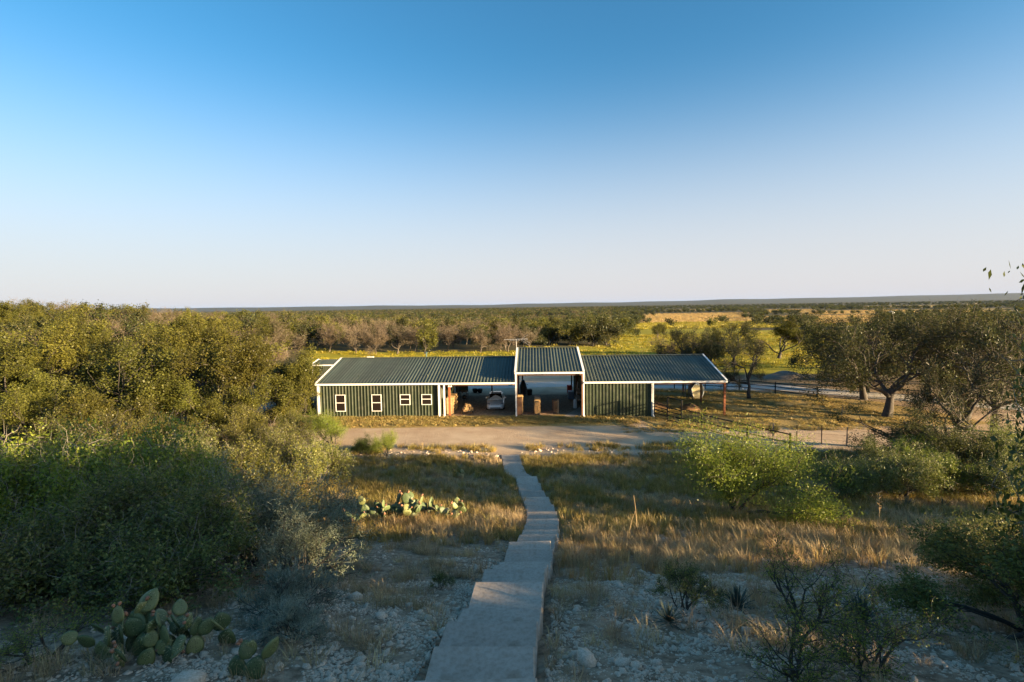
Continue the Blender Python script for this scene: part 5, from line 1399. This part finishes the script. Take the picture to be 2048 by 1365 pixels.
while n < 170:
    side = rk.random() < .55
    y = rk.uniform(4.6, 11.5)
    x = rk.uniform(-3.6, -1.0) if side else rk.uniform(.7, 4.2)
    if not off_path(np.array(x), np.array(y)): continue
    if y > 8 and rk.random() < .5: continue
    s = .025 + rk.gamma(2, .017)
    o = link('rock', STONES[int(rk.integers(8))]); o.location = (x, y, float(T(x, y)) + s * .2); o.scale = (s, s, s * .85); o.rotation_euler = (rk.normal(0, .35), rk.normal(0, .35), rk.uniform(0, 6.28))
    sw = 'big' if s > .075 else ('middling' if s > .05 else 'small'); k = abs(x - float(path_centre(y)))
    fl = 'at the bottom picture edge' if y < 5.6 else ('below the dry tufts' if y < 6.8 else ('among the dry tufts' if y < 8.2 else 'where the grass thickens'))
    tag(o, '%s pale rock %s, %s the steps, %s side' % (sw, fl, 'close to' if k < 1.3 else ('a stride from' if k < 2.1 else 'far from'), 'left' if side else 'right'), 'rock', 'loose rocks left of the steps' if side else 'loose rocks right of the steps'); n += 1

# standing straw on the far fields
P = field_points(30000, 60, 900, 400, 1500, 27, lambda x, y: (field_mask(x, y)[1] > .5) * np.clip(1.3 - y / 1500, .2, 1))
leafmat('straw', [(.300, .200, .070), (.420, .300, .110)], trans=.3)
scatter('straw_field', 'golden straw standing on the far fields', 'field', P, rg.uniform(.8, 1.5, len(P)), clumps('straw', 3, 26, .8, 2.2, .16, .5), None, 14)
P = field_points(14000, 60, 420, 320, 580, 29, lambda x, y: (field_mask(x, y)[0] > .5) * 1.0)
scatter('meadow_grass', 'yellow green grass on the far meadow below the golden field', 'grass', P, rg.uniform(.8, 1.5, len(P)), clumps('meadow_grass', 3, 26, .6, 1.6, .12, .5), None, 15)

# ------------------------------------------------------------------ prickly pears
def pad_mesh(seed):
    rng = np.random.default_rng(seed); nu, nv = 9, 8; w = rng.uniform(.40, .48)
    V = []; F = []
    for j in range(nv + 1):
        t = j / nv; z = t
        hw = w * (math.sin(math.pi * min(1, t ** .80)) ** .62) if 0 < t < 1 else 0.0
        hw = max(hw, .035)
        for i in range(nu):
            a = 2 * math.pi * i / nu
            V.append((hw * math.cos(a), .075 * math.sin(a) * min(1, hw / .2) + .06 * (t - .5) ** 2, z))
    for j in range(nv):
        for i in range(nu): F.append((j * nu + i, j * nu + (i + 1) % nu, (j + 1) * nu + (i + 1) % nu, (j + 1) * nu + i))
    body = F + [tuple(range(nu))[::-1], tuple(range(nv * nu, nv * nu + nu))]; nb = len(body)
    for _ in range(46):                                   # spines in pairs
        t = rng.uniform(.12, 1.0); a = rng.uniform(0, 6.283); hw = max(w * (math.sin(math.pi * min(1, t ** .80)) ** .62) if t < 1 else 0, .035) * rng.uniform(.2, 1)
        sg = rng.choice((-1, 1)); base = np.array((hw * math.cos(a), sg * .06, t)); tip = base + np.array((rng.normal(0, .05), sg * rng.uniform(.05, .13), rng.normal(0.02, .05)))
        b = len(V); V += [tuple(base + (.008, 0, 0)), tuple(base - (.008, 0, 0)), tuple(tip)]; body.append((b, b + 1, b + 2))
    me = bpy.data.meshes.new('pad'); me.from_pydata(V, [], body); me.materials.append(MATS['cactus_pad']); me.materials.append(MATS['cream_paint'])
    me.polygons.foreach_set('use_smooth', np.ones(len(me.polygons), bool))
    me.polygons.foreach_set('material_index', np.array([0] * nb + [1] * (len(body) - nb), np.int32)); me.update()
    return me
PADS = [pad_mesh(i) for i in range(3)]
def fruit_mesh():
    rings = [[(r * math.cos(a), r * math.sin(a), z) for a in np.linspace(0, 2 * math.pi, 7)[:-1]] for z, r in ((0, .04), (.07, .085), (.17, .095), (.22, .07))]
    m = MB().loft(rings).mesh('fruit', True); m.materials.append(MATS['fruit_red']); return m
FRUIT = fruit_mesh()
rc = random.Random(21)
def cactus(name_label, bases, size, levels, fruit_p=.35):
    x0, y0 = bases[0][:2]
    root = tag(empty('prickly_pear', (x0, y0, float(T(x0, y0)))), name_label, 'cactus')
    def pad(M, sz, lev):
        o = link('pad', PADS[rc.randrange(3)], root)
        o.matrix_local = M @ Matrix.Diagonal((sz, sz, sz, 1))
        if rc.random() < fruit_p or lev >= levels:
            for k in range(rc.randint(0, 2)):
                e = rc.uniform(-.9, .9)
                f = link('fruit', FRUIT, o); f.matrix_local = Matrix.Translation((.40 * math.sin(e), 0, .62 + .34 * math.cos(e))) @ Matrix.Rotation(e, 4, 'Y')
        if lev >= levels: return
        for k in range(rc.choice((1, 2, 2, 3)) if lev == 0 else rc.choice((0, 0, 1, 1))):
            e = rc.uniform(-1.2, 1.2)
            C = M @ Matrix.Translation((.40 * sz * math.sin(e), 0, sz * (.62 + .33 * math.cos(e)))) @ Matrix.Rotation(e * .75, 4, 'Y') @ Matrix.Rotation(rc.uniform(-.9, .9), 4, 'Z') @ Matrix.Rotation(rc.uniform(-.35, .35), 4, 'X')
            pad(C, sz * rc.uniform(.78, 1.0), lev + 1)
    for bx, by in bases:
        z = float(T(bx, by)) - float(T(x0, y0)) - .03
        M = Matrix.Translation((bx - x0, by - y0, z)) @ Matrix.Rotation(rc.uniform(-1.2, 1.2), 4, 'Z') @ Matrix.Rotation(rc.uniform(-.5, .5), 4, 'X') @ Matrix.Rotation(rc.uniform(-.5, .5), 4, 'Y')
        pad(M, size * rc.uniform(.85, 1.1), 0)
cactus('big green prickly pear clump in the lower left foreground', [(-4.75, 5.75), (-5.05, 5.85), (-4.5, 5.7), (-4.35, 5.95), (-4.85, 6.1), (-4.1, 6.1), (-4.6, 6.25), (-3.85, 6.3), (-5.2, 6.2), (-4.65, 5.95), (-4.25, 5.75), (-4.95, 6.0), (-4.4, 6.3), (-4.0, 5.95)], .28, 2, .2)
cactus('little prickly pear of a few pads at the bottom edge', [(-3.1, 5.3), (-2.95, 5.25)], .26, 1, .1)
cactus('sunlit yellow prickly pear clump in the golden grass', [(-6.2 + .27 * k + .2 * ((k * 7) % 3 - 1), 19.6 + .35 * ((k * 5) % 4 - 1.5)) for k in range(15)] + [(-5.8 + .3 * k, 19.1 + .3 * (k % 3)) for k in range(8)], .46, 2, .4)
cactus('small prickly pear in the olive grass near the road', [(-3.2, 28.0), (-2.9, 28.1)], .34, 1, .1)

# ------------------------------------------------------------------ yuccas and dry stalks
def yucca(x, y, r, n, label, stalk=0.0, mat='yucca_leaf', lean=0.0):
    rng = np.random.default_rng(int(x * 100 + y * 7) % 9999)
    root = tag(empty('yucca', (x, y, float(T(x, y)) - .02)), label, 'yucca')
    V = []; F = []; Tn = []
    for k in range(n):
        az = rng.uniform(0, 6.283); el = math.radians(rng.uniform(5, 85)); L = r * rng.uniform(.8, 1.15)
        d = np.array((math.cos(az) * math.cos(el), math.sin(az) * math.cos(el), math.sin(el))); s = np.array((-math.sin(az), math.cos(az), 0)); w = .011 * (r / .35) ** .5
        p0 = d * .03 + np.array((0, 0, .05)); p1 = p0 + d * L * .5; p2 = p0 + d * L - np.array((0, 0, L * .06)); b = len(V)
        up = np.cross(s, d) * w * .5
        V += [p0 - s * w * .8, p0 - up, p0 + s * w * .8, p1 - s * w, p1 - up, p1 + s * w, p2]
        F += [(b, b + 1, b + 4, b + 3), (b + 1, b + 2, b + 5, b + 4)]; Tn += [rng.random()] * 2
        F += [(b + 3, b + 4, b + 6), (b + 4, b + 5, b + 6)]; Tn += [rng.random()] * 2
    q = np.array([f for f in F if len(f) == 4]); t = np.array([f for f in F if len(f) == 3])
    me = np_mesh('leaves', np.array(V), [q, t], tint=np.array(Tn)); me.materials.append(MATS[mat]); link('leaves', me, root)
    if stalk:
        pts = [(lean * stalk * (k / 6) ** 2, 0, .05 + stalk * k / 6) for k in range(7)]
        m = MB()
        for a, b in zip(pts[:-1], pts[1:]): m.cyl(a, b, .013 * (1 - .09 * pts.index(a)), .013 * (1 - .09 * (pts.index(a) + 1)), n=6, caps=False)
        m.build('flower_stalk', MATS['plywood'], root)
yucca(3.56, 7.7, .34, 70, 'blue green yucca rosette on the stones beside the low dark shrub')
yucca(5.0, 6.9, .42, 80, 'pale spiky yucca between the feathery shrub and the corner shrub')
yucca(2.2, 6.9, .30, 60, 'yucca with dry leaves below the low dark shrub')
yucca(4.0, 15.9, .32, 50, 'yucca with a tall pale flower stalk in the rusty grass', 1.35, lean=-.08)
yucca(3.55, 15.1, .25, 30, 'yucca with a shorter bent stalk in the rusty grass', .95, lean=.2)
for k, (x, y) in enumerate(((16.6, 20.6), (18.4, 20.9), (19.6, 19.6))):
    yucca(x, y, .5, 50, 'blue green yucca at the foot of the dark bushes, ' + ('nearest the mesquite bush', 'middle of three', 'nearest the right picture edge')[k])
def dry_stalk():
    x, y = 12.5, 16.7
    r = tag(empty('dry_stalk', (x, y, float(T(x, y)))), 'tall dry brown weed stalk standing in the pale grass', 'weed')
    m = MB(); m.cyl((0, 0, -.05), (.03, 0, .7), .02, .016, n=6, caps=False); m.cyl((.03, 0, .7), (-.02, 0, 1.35), .016, .012, n=6, caps=False); m.build('stem', MATS['plywood'], r)
    h = MB()
    for k in range(14):
        z = .75 + k * .045; a = k * 2.4
        h.cyl((0, 0, z), (.09 * math.cos(a), .09 * math.sin(a), z + .07), .012, .018, n=5)
    h.build('seed_head', MATS['log_wood'], r)
dry_stalk()

# ------------------------------------------------------------------ wire fence along the sandy road
def wire_fence():
    pts = [(17.6, 36.9), (19.2, 36.4), (20.7, 35.9), (22.2, 35.4), (23.6, 34.8), (25.0, 34.0), (26.4, 32.9)]
    o = tag(empty('wire_fence', (*pts[0], 0)), 'wire fence on thin wooden and steel posts along the sandy road', 'fence')
    lp = [(x - pts[0][0], y - pts[0][1], float(T(x, y, False))) for x, y in pts]
    for k, (x, y, z) in enumerate(lp):
        if k % 3 == 1: MB().cyl((x, y, z - .1), (x + .04, y, z + 1.35), .055, .045, n=8).build('post', MATS['weathered_wood'], o)
        else: MB().bar((x, y, z - .1), (x, y + .02, z + 1.3), .05, .04).build('post', MATS['rust_steel'], o)
    for h in (.35, .75, 1.15):
        m = MB()
        for a, b in zip(lp[:-1], lp[1:]): m.cyl((a[0], a[1], a[2] + h), (b[0], b[1], b[2] + h), .006, n=4, caps=False)
        m.build('wire', MATS['rust_steel'], o)
wire_fence()

# ------------------------------------------------------------------ grain bins far off
for k, (x, y, r_, h, lab) in enumerate(((455, 600, 3.6, 7.0, 'taller white grain bin far off on the plain'), (466, 602, 3.0, 3.6, 'shorter white grain bin far off on the plain'))):
    b = tag(empty('grain_bin', (x, y, float(T(x, y)))), lab, 'grain bin')
    MB().cyl((0, 0, 0), (0, 0, h), r_, n=20).build('shell', MATS['silver_tank'], b)
    MB().cyl((0, 0, h), (0, 0, h + r_ * .55), r_ * 1.03, .3, n=20).build('roof', MATS['silver_tank'], b)

# ------------------------------------------------------------------ the air
hz = MB(); hz.box(-30000, 30000, -600, 30000, -40, 125)
hm = bpy.data.materials.new('air'); hm.use_nodes = True; nt = hm.node_tree
nt.nodes.remove(nt.nodes['Principled BSDF'])
pv = nt.nodes.new('ShaderNodeVolumePrincipled'); pv.inputs['Color'].default_value = (.16, .42, 1, 1); pv.inputs['Density'].default_value = 8e-6; pv.inputs['Anisotropy'].default_value = 0.0
nt.links.new(pv.outputs[0], nt.nodes['Material Output'].inputs['Volume'])
tag(hz.build('haze', hm), 'thin pale air over the whole plain', 'haze', kind='stuff')
